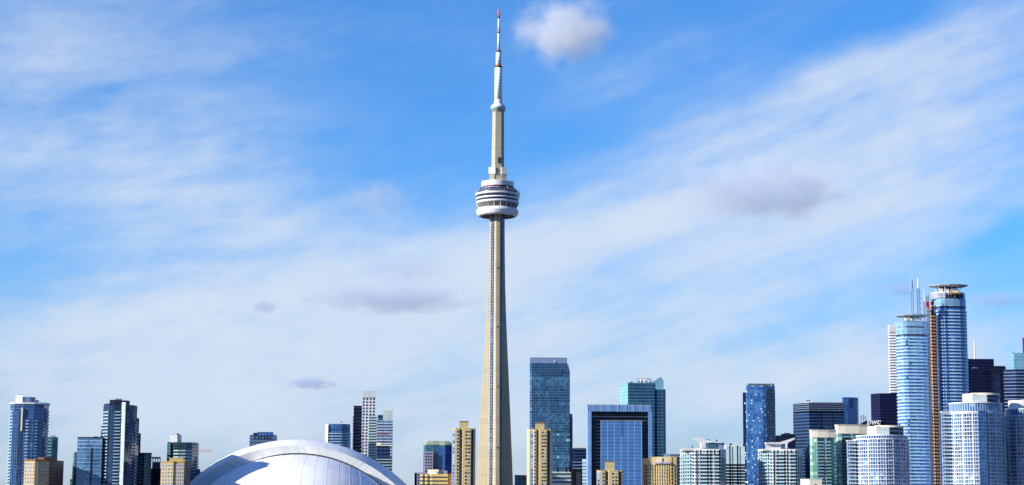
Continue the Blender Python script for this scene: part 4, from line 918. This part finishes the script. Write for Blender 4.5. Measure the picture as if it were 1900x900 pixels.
t = bld('office_tower', 'curved blue glass tower slice at the right shoulder of the broad dark tower', [(1563, 0), (1573, 0), (1585, 1.5), (1590, 5), (1592.5, 12)], 2520, 739, 'f_blue', 20)
mb = MB(); a, b = PX(1563, 750, 2519), PX(1575, 750, 2519); mb.prism([(a.x, 2519), (b.x, 2519), (b.x, 2530), (a.x, 2530)], t.z - 10, [t.z - 9, t.z + 1.4, t.z + 1.4, t.z - 9]); add(t, mb, 'sloped_shoulder', 'f_blue'); antenna(t, 1575, 739, 733, .25)
bands(t, offset(t.poly, .2), [t.z - .3], 1.6, 'f_blue', 'parapet')
t = bld('low_block', 'low dark blue roof structures peeking over the right white condominium', [(1438, 0), (1476, 0)], 2400, 808, 'f_dark_office2', 24)
vol(t, 'roof_house', [(1449, 0), (1474, 0)], 805, 'navy', dY=5, back=10); vol(t, 'roof_house', [(1455, 0), (1466, 0)], 803.5, 'dark', dY=8, back=6)
t = bld('office_block', 'dark office block carrying white rooftop letters', [(1584, 0), (1664, 0)], 2330, 796, 'f_dark_office2', 30)
mb = MB(); z1 = PX(1600, 781, 2330).z; a, b = PX(1585, 796, 2331), PX(1607, 796, 2331); mb.prism([(a.x, 2331), (b.x, 2331), (b.x, 2345), (a.x, 2345)], t.z - .3, [t.z + .3, z1, z1, t.z + .3]); add(t, mb, 'sloped_roof', 'navy')
vol(t, 'sign_wall', [(1606.5, 0), (1664, 0)], 780.5, 'f_black', dY=.6, back=12)
for x, y in ((1597.5, 770), (1602.5, 769.5), (1606, 773)): antenna(t, x, 786, y, .5, 'dark', 6)
for k, (x0_, x1_, y0_, y1_) in enumerate(((1596, 1600, 772, 773), (1601, 1606, 771, 772.5), (1597, 1608, 776, 775.5))): a, b = PX(x0_, y0_, 2336), PX(x1_, y1_, 2336); mb = MB(); mb.bar(a, b, .5); add(t, mb, 'antenna_arm', 'dark')
q0, q1 = PX(1608, 791.5, 2328), PX(1634.5, 780, 2328)
o = text_obj('lettering', 'pwc', (0, 0, 0), 10.0, 0, 'white', .5, .22, .25, 1.0); o.parent = t.root
vx = [v.co.x for v in o.data.vertices]; vz = [v.co.z for v in o.data.vertices]; kx, kz = (q1.x - q0.x) / (max(vx) - min(vx)), (q1.z - q0.z) / (max(vz) - min(vz))
o.data.transform(Matrix.Diagonal((kx, 1, kz, 1))); o.location = Vector((q0.x - min(vx) * kx, 2328, q0.z - min(vz) * kz)) - t.base
t = bld('office_tower', 'plain black office tower left of the ringed glass towers', [(1615.5, 16), (1632.5, 0), (1664, 0), (1668, 1)], 2720, 730, 'f_black', 30)
a, b, d = edge(t.poly, 0)
bands(t, offset(t.poly, .2), [t.z - .3], .5, 'dark', 'parapet')

# green and cream condominiums
def green_condo(label, x0, x1, ytop, yband, Y, cols):
    w = x1 - x0
    t = bld('condominium_block', label, [(x0, 2.5), (x0 + .08 * w, .6), (x0 + .3 * w, 0), (x0 + .7 * w, 0), (x1, .8)], Y, yband, 'f_green_condo', 20, group='green glass condominiums with cream crowns')
    zs = zrange(t, 2.95, 36, t.z - 2.2)
    for f0, f1 in cols:
        xa, xb = x0 + f0 * w, x0 + f1 * w
        o, bp, z0, z1 = vol(t, 'balcony_recess', [(xa, 0), (xb, 0)], yband - .3, 'f_teal_dark', dY=-.5, back=3, ybot='ground')
        balconies(t, 0, .0, 1.0, zs, ['grey', 'rail'], 1.0, .35, .9, poly=bp)
    o, bp, z0, z1 = vol(t, 'cream_crown', [(x0 - .3, 2.2), (x0 + .08 * w, 0), (x0 + .3 * w, -.6), (x0 + .7 * w, -.6), (x1 + .3, .3)], ytop, 'cream', back=16, ybot=yband + .3)
    mb = MB(); mb.prism(offset(bp, .5), z1 - .5, z1 + .2); add(t, mb, 'cornice', 'cream', o)
    return t
t = green_condo('lower green glass condominium with cream crown behind the dark round tower', 1502.5, 1551, 798, 811.5, 1760, ((.28, .53), (.63, .80)))
clutter(t, [(1523, 3, 796), (1531, 2, 796.3), (1540, 2.5, 796)], 'cream', 4)
t = green_condo('higher green glass condominium with cream crown left of the white round tower', 1549.5, 1612, 788.5, 804.5, 1785, ((.20, .43), (.55, .70)))
clutter(t, [(1560, 1.5, 786.6), (1579, 1.5, 786.5), (1590, 1, 787)], 'cream', 4)

# ---------------------------------------------------------------- round white condominiums
def round_condo(label, x0, x1, ytop, Y, pent, wing, strip=None, ystep=None):
    t = bld('condominium_tower', label, None, Y, ytop, 'f_white_condo', poly=ell(x0, x1, Y + 28, ytop, .95, 64), xmid=(x0 + x1) / 2, group='round white condominium towers')
    zs = zrange(t, 3.1, 36, t.z - 1)
    bands(t, offset(t.poly, .75), zs, .55, 'white', 'floor_ring')
    cx, cy = t.base.x, t.base.y; rr = (max(p[0] for p in t.poly) - min(p[0] for p in t.poly)) / 2
    for a in (-150, -128, -108, -92, -76, -60, -44, -28):
        mb = MB(); mb.box((cx + (rr + .3) * math.cos(R(a)), cy + (rr + .3) * .95 * math.sin(R(a)), (t.z + GROUND) / 2), (.5, .6, t.z - GROUND), R(a)); add(t, mb, 'pier', 'white')
    # upper set-back storey
    if ystep:
        z2 = PX((x0 + x1) / 2, ystep, Y).z; sm = [(cx + (p[0] - cx) * .93 + rr * .03, cy + (p[1] - cy) * .93) for p in t.poly]
        mb = MB(); mb.prism(sm, t.z - .2, z2); add(t, mb, 'setback_storey', 'f_white_condo'); mb = MB(); mb.prism(offset(sm, .6), z2 - .5, z2 + .4); add(t, mb, 'roof_ring', 'white')
        zt = z2
    else: zt = t.z
    bands(t, offset(t.poly, .6), [t.z - .5], 1.0, 'white', 'roof_ring')
    # roof house: solid white drum, glazed room under a curved canopy
    xa, xb, xc, xd, y = pent
    tz = t.z; t.z = zt
    pl = ell(xa, xa + (xb - xa) * 1.5, Y + 24, y, .9, 32); vol(t, 'roof_drum', None, y, 'white', poly=pl) if False else None
    z1 = PX(xa, y, Y + 20).z
    mb = MB(); mb.prism(ell(xa, xb + (xb - xa) * .5, Y + 30, y, 1.0, 32), zt - .3, z1 - .6); add(t, mb, 'roof_drum', 'white')
    mb = MB(); mb.prism(ell(xb - (xb - xa) * .4, xd - 1, Y + 34, y, .62, 40), zt - .3, z1 - 1.2); add(t, mb, 'roof_room', 'f_dark_office')
    mb = MB(); mb.prism(foot([(xb, 0), (xc, .6)], Y + 19, y, 4), zt - .3, z1 - 1.6); add(t, mb, 'screen_wall', 'f_louvre')
    mb = MB(); mb.prism(ell(xb - (xb - xa) * .25, xd, Y + 33, y, .72, 48), z1 - 1.4, z1 + .3); add(t, mb, 'roof_canopy', 'cream')
    zm = (zt + z1) / 2
    mb = MB(); mb.prism(ell(xb - (xb - xa) * .4, xd - .4, Y + 34, y, .64, 40), zm - .3, zm + .4); add(t, mb, 'canopy_band', 'bluegrey')
    t.z = tz
    clutter(t, [(xc + (xd - xc) * f, 1.2, y - 1.6 - f) for f in (.1, .4, .7)], 'grey', 30)
    if wing:
        wa, wb, wy = wing
        o, bp, z0, z1 = vol(t, 'balcony_wing', [(wa, 3), (wa + 2, 0), (wb, 0)], wy, 'f_white_condo', dY=20, back=14, ybot='ground')
        balconies(t, 1, .0, .98, [z for z in zs if z < z1 - 1], ['white', 'f_rail'], 1.4, .4, .8, poly=bp)
        mb = MB(); mb.prism(offset(bp, .5), z1 - .5, z1 + .5); add(t, mb, 'wing_roof', 'white', o)
    if strip:
        sa, sb = strip; q = PX(sa, ytop, Y); q2 = PX(sb, ytop, Y)
        def on(x):
            c = max(-1, min(1, (x - cx) / rr)); return (x, cy - rr * .95 * math.sqrt(1 - c * c))
        A = on(q.x * (Y + 4) / Y); Bq = on(q2.x * (Y + 4) / Y); v = Vector(Bq) - Vector(A); nr = Vector((v.y, -v.x)).normalized() * 1.3
        mb = MB(); mb.prism([tuple(Vector(A) + nr), tuple(Vector(Bq) + nr), tuple(Vector(Bq) - nr * 3), tuple(Vector(A) - nr * 3)], GROUND, t.z + .8); add(t, mb, 'blue_glass_strip', 'f_condo_blue')
    return t
round_condo('round white condominium below the rooftop letters with curved canopy', 1584.5, 1686, 814, 1650, (1609, 1626, 1650, 1677, 789), (1571, 1588, 818), None, 806.5)
round_condo('tallest round white condominium with a blue glass strip down its front', 1757, 1861.5, 764, 1640, (1786, 1804, 1831, 1855, 728.5), (1745.5, 1768, 764.5), (1815, 1829), 745.5)
round_condo('round white condominium cut off by the right edge of the photo', 1862, 1944, 771, 1660, (1871, 1899, 1915, 1930, 741), None, None, 757)

# ---------------------------------------------------------------- ringed glass towers with roof discs
def ringed(label, xl, xr, ytop, Y, gl, crown, disc, kx, fh=3.4):
    w = xr - xl
    pts = [(xl, 14), (xl + .03 * w, 9), (xl + .10 * w, 4.6), (xl + .22 * w, 1.2), (xl + .34 * w, 0), (xl + .60 * w, 0), (xl + .80 * w, .9), (xl + .92 * w, 3.2), (xl + .98 * w, 7), (xr, 13)]
    t = bld('condominium_tower', label, pts, Y, ytop, gl, 26, group='ringed glass towers with roof discs')
    zc = [PX(xl + w / 2, y, Y).z for y in crown]
    zs = zrange(t, fh, 36, zc[-1] - 1.5)
    bands(t, offset(t.poly, .9), zs, 1.35, kx, 'floor_ring')
    mb = MB(); mb.prism(offset(t.poly, .5), zc[-1] + .6, zc[1]); add(t, mb, 'crown_glass', 'f_ice_crown')
    mb = MB(); mb.prism(offset(t.poly, .2), zc[-1] - .9, zc[-1] + .62); add(t, mb, 'shadow_gap', 'dark')
    # disc on struts
    xa, xb, yd, yu = disc; cx, cy = t.base.x, sum(p[1] for p in t.poly) / len(t.poly)
    zd, zu = PX((xa + xb) / 2, yd, cy).z, PX((xa + xb) / 2, yu, cy).z
    half = (PX(xb, yd, cy).x - PX(xa, yd, cy).x) / 2; dcx = (PX(xb, yd, cy).x + PX(xa, yd, cy).x) / 2
    pl = [(dcx + half * x, cy + half * y) for x, y in ((-1, -.02), (-.55, -.52), (-.05, -.72), (.45, -.66), (1, -.30), (.98, .2), (.5, .65), (-.3, .7), (-.85, .35))]
    mb = MB(); inner = [(dcx + (p[0] - dcx) * .82, cy + (p[1] - cy) * .82) for p in pl]
    mb.prism(inner, zd - .2, zd + .8, top=pl); mb.prism(pl, zd + .8, zd + 1.7); add(t, mb, 'roof_disc', 'grey')
    for k in range(12):
        a = 2 * math.pi * k / 12; p = Vector((dcx + half * .5 * math.cos(a), cy + half * .36 * math.sin(a), t.z - .2)); q = Vector((dcx + half * .74 * math.cos(a + .2), cy + half * .50 * math.sin(a + .2), zd))
        mb = MB(); mb.bar(p, q, .55); add(t, mb, 'strut', 'white')
    mb = MB(); mb.prism([(dcx + half * .42 * math.cos(2 * math.pi * k / 20), cy + half * .3 * math.sin(2 * math.pi * k / 20)) for k in range(20)], t.z - .3, zd - .1); add(t, mb, 'roof_core', 'f_dark_office')
    for dx_ in (-.4, -.1, .22, .4):
        mb = MB(); mb.box((dcx + half * dx_, cy - half * .34, (t.z * .55 + zd * .45)), (half * .16, 2, (zd - t.z) * .5)); add(t, mb, 'plant_unit', 'white')
    return t, zs
t, zs = ringed('shorter ringed pale blue glass tower with a roof disc', 1662.5, 1722, 596, 1960, 'f_ice', (596, 595.5, 621), (1660.5, 1721, 588, 584), 'f_rail')
vol(t, 'crown_ring', [(1664, 9), (1668, 4), (1676, 1), (1683, -.9), (1698, -.9), (1711, 0), (1718, 3), (1721, 7)], 605.5, 'dark', back=16, ybot=607)
for x, y in ((1681, 631), (1681, 637), (1688, 673), (1682, 699), (1685, 780), (1685, 787), (1685, 800)):
    vol(t, 'yellow_panel', [(x, -1.2), (x + 2.2, -1.2)], y, 'yellow', back=1.0, ybot=y + 3)
t, zs = ringed('taller ringed deep blue glass tower with a roof disc and builders hoist', 1733, 1791, 545, 1925, 'f_ice_blue', (545, 553.5, 569), (1722.5, 1793.5, 533, 529), 'f_rail', 3.3)
o, bp, z0, z1 = vol(t, 'screen_crown', [(1727.5, 14), (1730, 8), (1740, 3), (1753, 0), (1775, 0), (1786, 3), (1788.5, 10)], 543.5, 'bluegrey', dY=-.4, back=16, ybot=554)
for x in (1755, 1761, 1766, 1772, 1777, 1782): vol(t, 'screen_opening', [(x, 0), (x + 3.2, 0)], 546, 'dark', dY=-1.0, back=.8, ybot=553)
for yy in (547.5, 550.5): mb = MB(); z = PX(1750, yy, 1925).z; mb.prism(offset(bp, .35), z, z + .4); add(t, mb, 'screen_rail', 'cream')
mb = MB(); mb.prism(offset(bp, .5), z1 - .2, z1 + 1.0); add(t, mb, 'screen_rim', 'cream')
vol(t, 'yellow_panel', [(1762, -1.4), (1782, -1.2)], 542.0, 'yellow', dY=-.6, back=1, ybot=544.2)
# builders hoist up the left flank
th = Bld(); th.Y = 1923; q = PX(1734, 700, 1923); th.base = Vector((q.x, 1923, GROUND)); th.z = PX(1733, 566, 1923).z
th.root = tag(empty('builders_hoist', th.base), 'rusty brown hoist tower climbing the left flank of the taller ringed tower', 'hoist')
mb = MB(); x0, x1 = PX(1727.5, 700, 1924).x, PX(1739.5, 700, 1924).x
for x in (x0, (x0 + x1) / 2, x1): mb.box((x, 1924, (th.z + GROUND) / 2), (.7, .7, th.z - GROUND))
add(th, mb, 'mast', 'brown')
mb = MB(); mb.box(((x0 * .35 + x1 * .65), 1926.5, (th.z + GROUND) / 2 - 4), ((x1 - x0) * .62, 3, th.z - GROUND - 8)); add(th, mb, 'timber_wall', 'rust')
z = 36.0; mb = MB(); mb.box(((x0 + x1) / 2, 1924.6, z), (x1 - x0, 2.4, .5)); o = add(th, mb, 'landing', 'dark')
mb = MB(); mb.box((x0 * .3 + x1 * .7, 1923.2, z + 1.5), ((x1 - x0) * .3, .4, 1.1)); o2 = add(th, mb, 'landing_gate', plain('gate_paint', S(204, 140, 66), .6))
mb = MB(); mb.box((x0 * .8 + x1 * .2, 1923.3, z + 1.6), ((x1 - x0) * .22, .3, 1.3)); o3 = add(th, mb, 'landing_panel', 'white')
while z < th.z - 6: z += 3.3; copy(o, (0, 0, z - 36)); copy(o2, (0, 0, z - 36)); copy(o3, (0, 0, z - 36))
for yy, m in ((563, 'red'), (571, 'orange'), (578, 'dark')): q = PX(1730, yy, 1922.5); mb = MB(); mb.box((q.x, 1922.6, q.z), (3.2, 2.2, 3.2)); add(th, mb, 'hoist_cage', m)
tk = Bld(); tk.Y = 1918; q = PX(1724.5, 700, 1918); tk.base = Vector((q.x, 1918, GROUND)); tk.z = PX(1723, 548, 1918).z
tk.root = tag(empty('crane_mast', tk.base), 'slim dark and red crane mast standing between the two ringed towers', 'crane')
mb = MB(); s_ = .9; zb, zt = GROUND, tk.z
for ox_, oy_ in ((-s_, -s_), (s_, -s_), (s_, s_), (-s_, s_)): mb.bar((q.x + ox_, 1918 + oy_, zb), (q.x + ox_, 1918 + oy_, zt), .5)
zz = zb
while zz < zt - 2: mb.bar((q.x - s_, 1918 - s_, zz), (q.x + s_, 1918 - s_, zz + 2), .25); mb.bar((q.x - s_, 1918 + s_, zz + 2), (q.x + s_, 1918 + s_, zz), .25); zz += 2
add(tk, mb, 'lattice', 'navy')
za, zb2 = PX(1723, 560, 1918).z, PX(1723, 569, 1918).z; mb = MB(); mb.box((q.x, 1918, (za + zb2) / 2), (2.6, 2.6, za - zb2)); add(tk, mb, 'climbing_frame', 'red')

# white banded bank tower behind, with masts
t = bld('office_tower', 'white banded marble office tower with three masts behind the ringed towers', [(1647.5, 8), (1649.5, 0), (1728, 0)], 2760, 603, 'f_white_slats', 40)
vol(t, 'blank_crown', [(1647.5, 8), (1649.6, -.3), (1728, -.3)], 602.6, 'white', dY=-.1, back=30, ybot=615)
vol(t, 'roof_block', [(1660, 0), (1728, 0)], 596, 'white', dY=2, back=30)
for x, xt, y0, y1, r0, r1, m in ((1694, 1691, 600, 533, 1.5, 1.3, 'grey'), (1705.5, 1703, 600, 535, 1.7, 1.5, 'bluegrey'), (1716, 1714.5, 600, 560, .9, .7, 'grey')):
    a, b = PX(x, y0, 2790), PX(xt, y1, 2790); b.x = a.x; mb = MB(); n = 14
    for ox_ in (-r0, r0):
        for oy_ in (-r0, r0): mb.bar(a + Vector((ox_, oy_, 0)), b + Vector((ox_ * r1 / r0, oy_ * r1 / r0, 0)), .75)
    for i in range(n * 2):
        z0_, z1_ = a.z + (b.z - a.z) * i / (2 * n), a.z + (b.z - a.z) * (i + 1) / (2 * n); s_ = r0 if i % 2 else -r0
        mb.bar((a.x - s_, a.y - r0, z0_), (a.x + s_, a.y - r0, z1_), .5)
    add(t, mb, 'lattice_mast', m)
    c = PX(xt, {1694: 519, 1705.5: 516, 1716: 533}[x], 2790); c.x = a.x
    mb = MB(); mb.tube(b - Vector((0, 0, 1)), c, 1.25 if x < 1710 else .6, .8 if x < 1710 else .4, 8); add(t, mb, 'mast_tip', 'bluegrey' if x == 1694 else 'white')
    if x == 1694:
        for i in range(6):
            z = b.z - 4 + 3.4 * i; mb = MB(); mb.box((a.x - 1.5, a.y - 1.2, z), (1.5, 1.2, 1.5)); add(t, mb, 'antenna_panel', 'white')
    if x == 1705.5:
        for i in range(5):
            z = a.z + 6 + 7.5 * i; mb = MB(); mb.box((a.x + 2.4, a.y - 1.2, z), (1.6, 1.2, 1.4)); add(t, mb, 'antenna_panel', 'bluegrey')

# far right cluster
t = bld('office_tower', 'black office tower with a thin pale mast at the far right', [(1790, 0), (1842.5, 0), (1844, 2)], 2700, 666, 'f_black', 34)
a, b = PX(1809, 667, 2712), PX(1808.2, 630, 2712); b.x = a.x; mb = MB(); mb.tube(a, b, .95, .75, 8); add(t, mb, 'antenna', 'cream'); mb = MB(); mb.tube(a, a + Vector((0, 0, 3)), 2.0, 1.3, 10); add(t, mb, 'antenna_base', 'cream')
bands(t, offset(t.poly, .3), [PX(1800, y, 2700).z for y in (684, 692, 700, 708, 716, 724, 732)], .5, 'navy', 'floor_line')
q = PX(1808.5, 682.6, 2699); mb = MB()
for k in range(9): mb.box((q.x - 4 + k, 2699.6, q.z + (.5 if k in (3, 4) else 0)), (.6, .5, 1.0 + (.9 if k in (3, 4) else 0)))
add(t, mb, 'roof_lettering', 'bluegrey')
t = bld('office_tower', 'dark blue block at the right shoulder of the black masted tower', [(1838, 0), (1864, 0), (1866, 1)], 2660, 680, 'f_dark_office2', 26)
o, bp, z0, z1 = vol(t, 'glass_bay', [(1842, 0), (1856, 0)], 694, 'f_dark_office', dY=-.8, back=3, ybot='ground'); bands(t, offset(bp, .3), zrange(t, 4, 120, z1), 1.2, 'navy', 'floor_band'); vol(t, 'parapet', [(1842, 0), (1864, 0)], 679, 'navy', dY=.5, back=10)
t = bld('office_tower', 'blue banded office tower under a teal glass lantern at the right edge', [(1863, 5), (1884, 0), (1925, 0)], 2380, 685, 'f_dark_office', 34)
fz = zrange(t, 4.1, 80, t.z - 2); bands(t, offset(t.poly, .8), fz, 1.0, 'bluegrey', 'floor_band')
vol(t, 'glass_lantern', [(1871.5, 3), (1881, 0), (1912, 0)], 655, 'f_office_teal_lite', dY=4, back=20); clutter(t, [(1880, 1, 653.5), (1891, .8, 654)], 'dark', 8)
t = bld('office_tower', 'deep red granite tower edge rising at the right border', [(1897, 0), (1930, 0)], 2620, 627, 'redgranite', 30)
vol(t, 'stepped_top', [(1903, 0), (1930, 0)], 612, 'redgranite', dY=2, back=20)
t = bld('low_block', 'small cream roof house in front of the green condominiums', [(1485, 3.5), (1502, 0), (1525, 0)], 1640, 889, 'cream', 16)
mb = MB(); p = PX(1513, 899, 1640); mb.box((p.x, 1640, p.z - 1), (1.8, .3, 2.6)); add(t, mb, 'window', 'glass_dark'); bands(t, offset(t.poly, .25), [t.z - .3], .5, 'white', 'parapet')

# ---------------------------------------------------------------- separate low clouds, lit by the sun
def cloud(label, x, y, w, h, alt_Y, dens, colr, thr, seed, sc_=2.2, aniso=-0.25):
    c = PX(x, y, alt_Y); k = (c - Vector((0, 0, CAMZ))).length / F
    bm = bmesh.new(); bmesh.ops.create_icosphere(bm, subdivisions=4, radius=1.0)
    me = bpy.data.meshes.new('cloud'); bm.to_mesh(me); bm.free()
    rnd = random.Random(seed)
    lumps = [(Vector((rnd.uniform(-1, 1), rnd.uniform(-1, 1), rnd.uniform(-1, 1))).normalized(), rnd.uniform(.08, .25)) for _ in range(14)]
    for v in me.vertices:
        n_ = v.co.normalized(); g = .86
        for d_, a_ in lumps: g += a_ * max(0.0, n_.dot(d_) - .55)
        v.co = n_ * min(1.15, g)
    o = bpy.data.objects.new('cloud', me); col.objects.link(o); o.location = c; o.scale = (w / 2 * k, w / 2 * k * .7, h / 2 * k)
    tag(o, label, 'cloud')
    m = bpy.data.materials.new('cloud_vapour'); m.use_nodes = True; n = NT(m.node_tree); n.n.clear()
    p = n.new('ShaderNodeTexCoord').outputs['Object']
    r = n.new('ShaderNodeVectorMath', operation='LENGTH'); n.put(r.inputs[0], p)
    asp = w / h
    q = n.vm('ADD', n.vm('MULTIPLY', p, (1.0 * min(asp, 2.6) / 1.3, 1.0, 1.0)), (seed * 3.7, seed * 1.3, seed * 2.1))
    f, _ = n.noise(q, sc_, 7.0, 0.6)
    e = n.m('SUBTRACT', n.m('ADD', n.m('MULTIPLY', n.m('SUBTRACT', f, 0.5), 2.6), n.m('SUBTRACT', 1.0, n.m('MULTIPLY', r.outputs['Value'], 1.12))), thr)
    d_ = n.m('MULTIPLY', n.smooth(e, 0.0, 0.75), n.smooth(r.outputs['Value'], 0.98, 0.6))
    pv = n.new('ShaderNodeVolumePrincipled'); n.put(pv.inputs['Color'], colr); n.put(pv.inputs['Density'], n.m('MULTIPLY', d_, dens / (w * k))); pv.inputs['Anisotropy'].default_value = aniso
    n.l.new(pv.outputs[0], n.new('ShaderNodeOutputMaterial').inputs['Volume'])
    me.materials.append(m); return o
cloud('bright white puffy cloud near the top, right of the tower mast', 1048, 60, 262, 200, 6000, 4.5, (0.985, 0.988, 0.992), .08, 3, 2.0)
cloud('large mauve grey cloud in the sky right of the tower pod', 1404, 352, 450, 165, 8200, 4.2, (0.78, 0.85, 0.985), .02, 5, 2.1)
cloud('long flat grey cloud left of the tower shaft', 718, 552, 430, 76, 10800, 4.6, (0.76, 0.84, 0.985), -.06, 8, 2.1)
cloud('faint veil-like cloud puff above the long flat grey cloud', 752, 502, 230, 74, 11200, 1.5, (0.70, 0.79, 0.97), .0, 29, 2.0)
cloud('small dark grey cloud low above the stadium', 578, 712, 130, 32, 12000, 3.0, (0.56, 0.68, 0.93), .0, 11)
cloud('tiny grey cloud scrap left of the long flat grey cloud', 492, 570, 66, 36, 10800, 2.2, (0.56, 0.68, 0.93), .06, 14)
cloud('faint pinkish cloud just left of the tower pod', 705, 368, 210, 90, 8200, 0.9, (0.95, 0.93, 0.96), .0, 17, 1.7)
cloud('faint grey cloud left of the white office tower masts', 1668, 536, 100, 38, 10800, 2.4, (0.56, 0.67, 0.92), .04, 20)
cloud('faint grey cloud right of the taller ringed tower roof', 1850, 556, 150, 38, 10800, 2.4, (0.56, 0.67, 0.92), .04, 23)
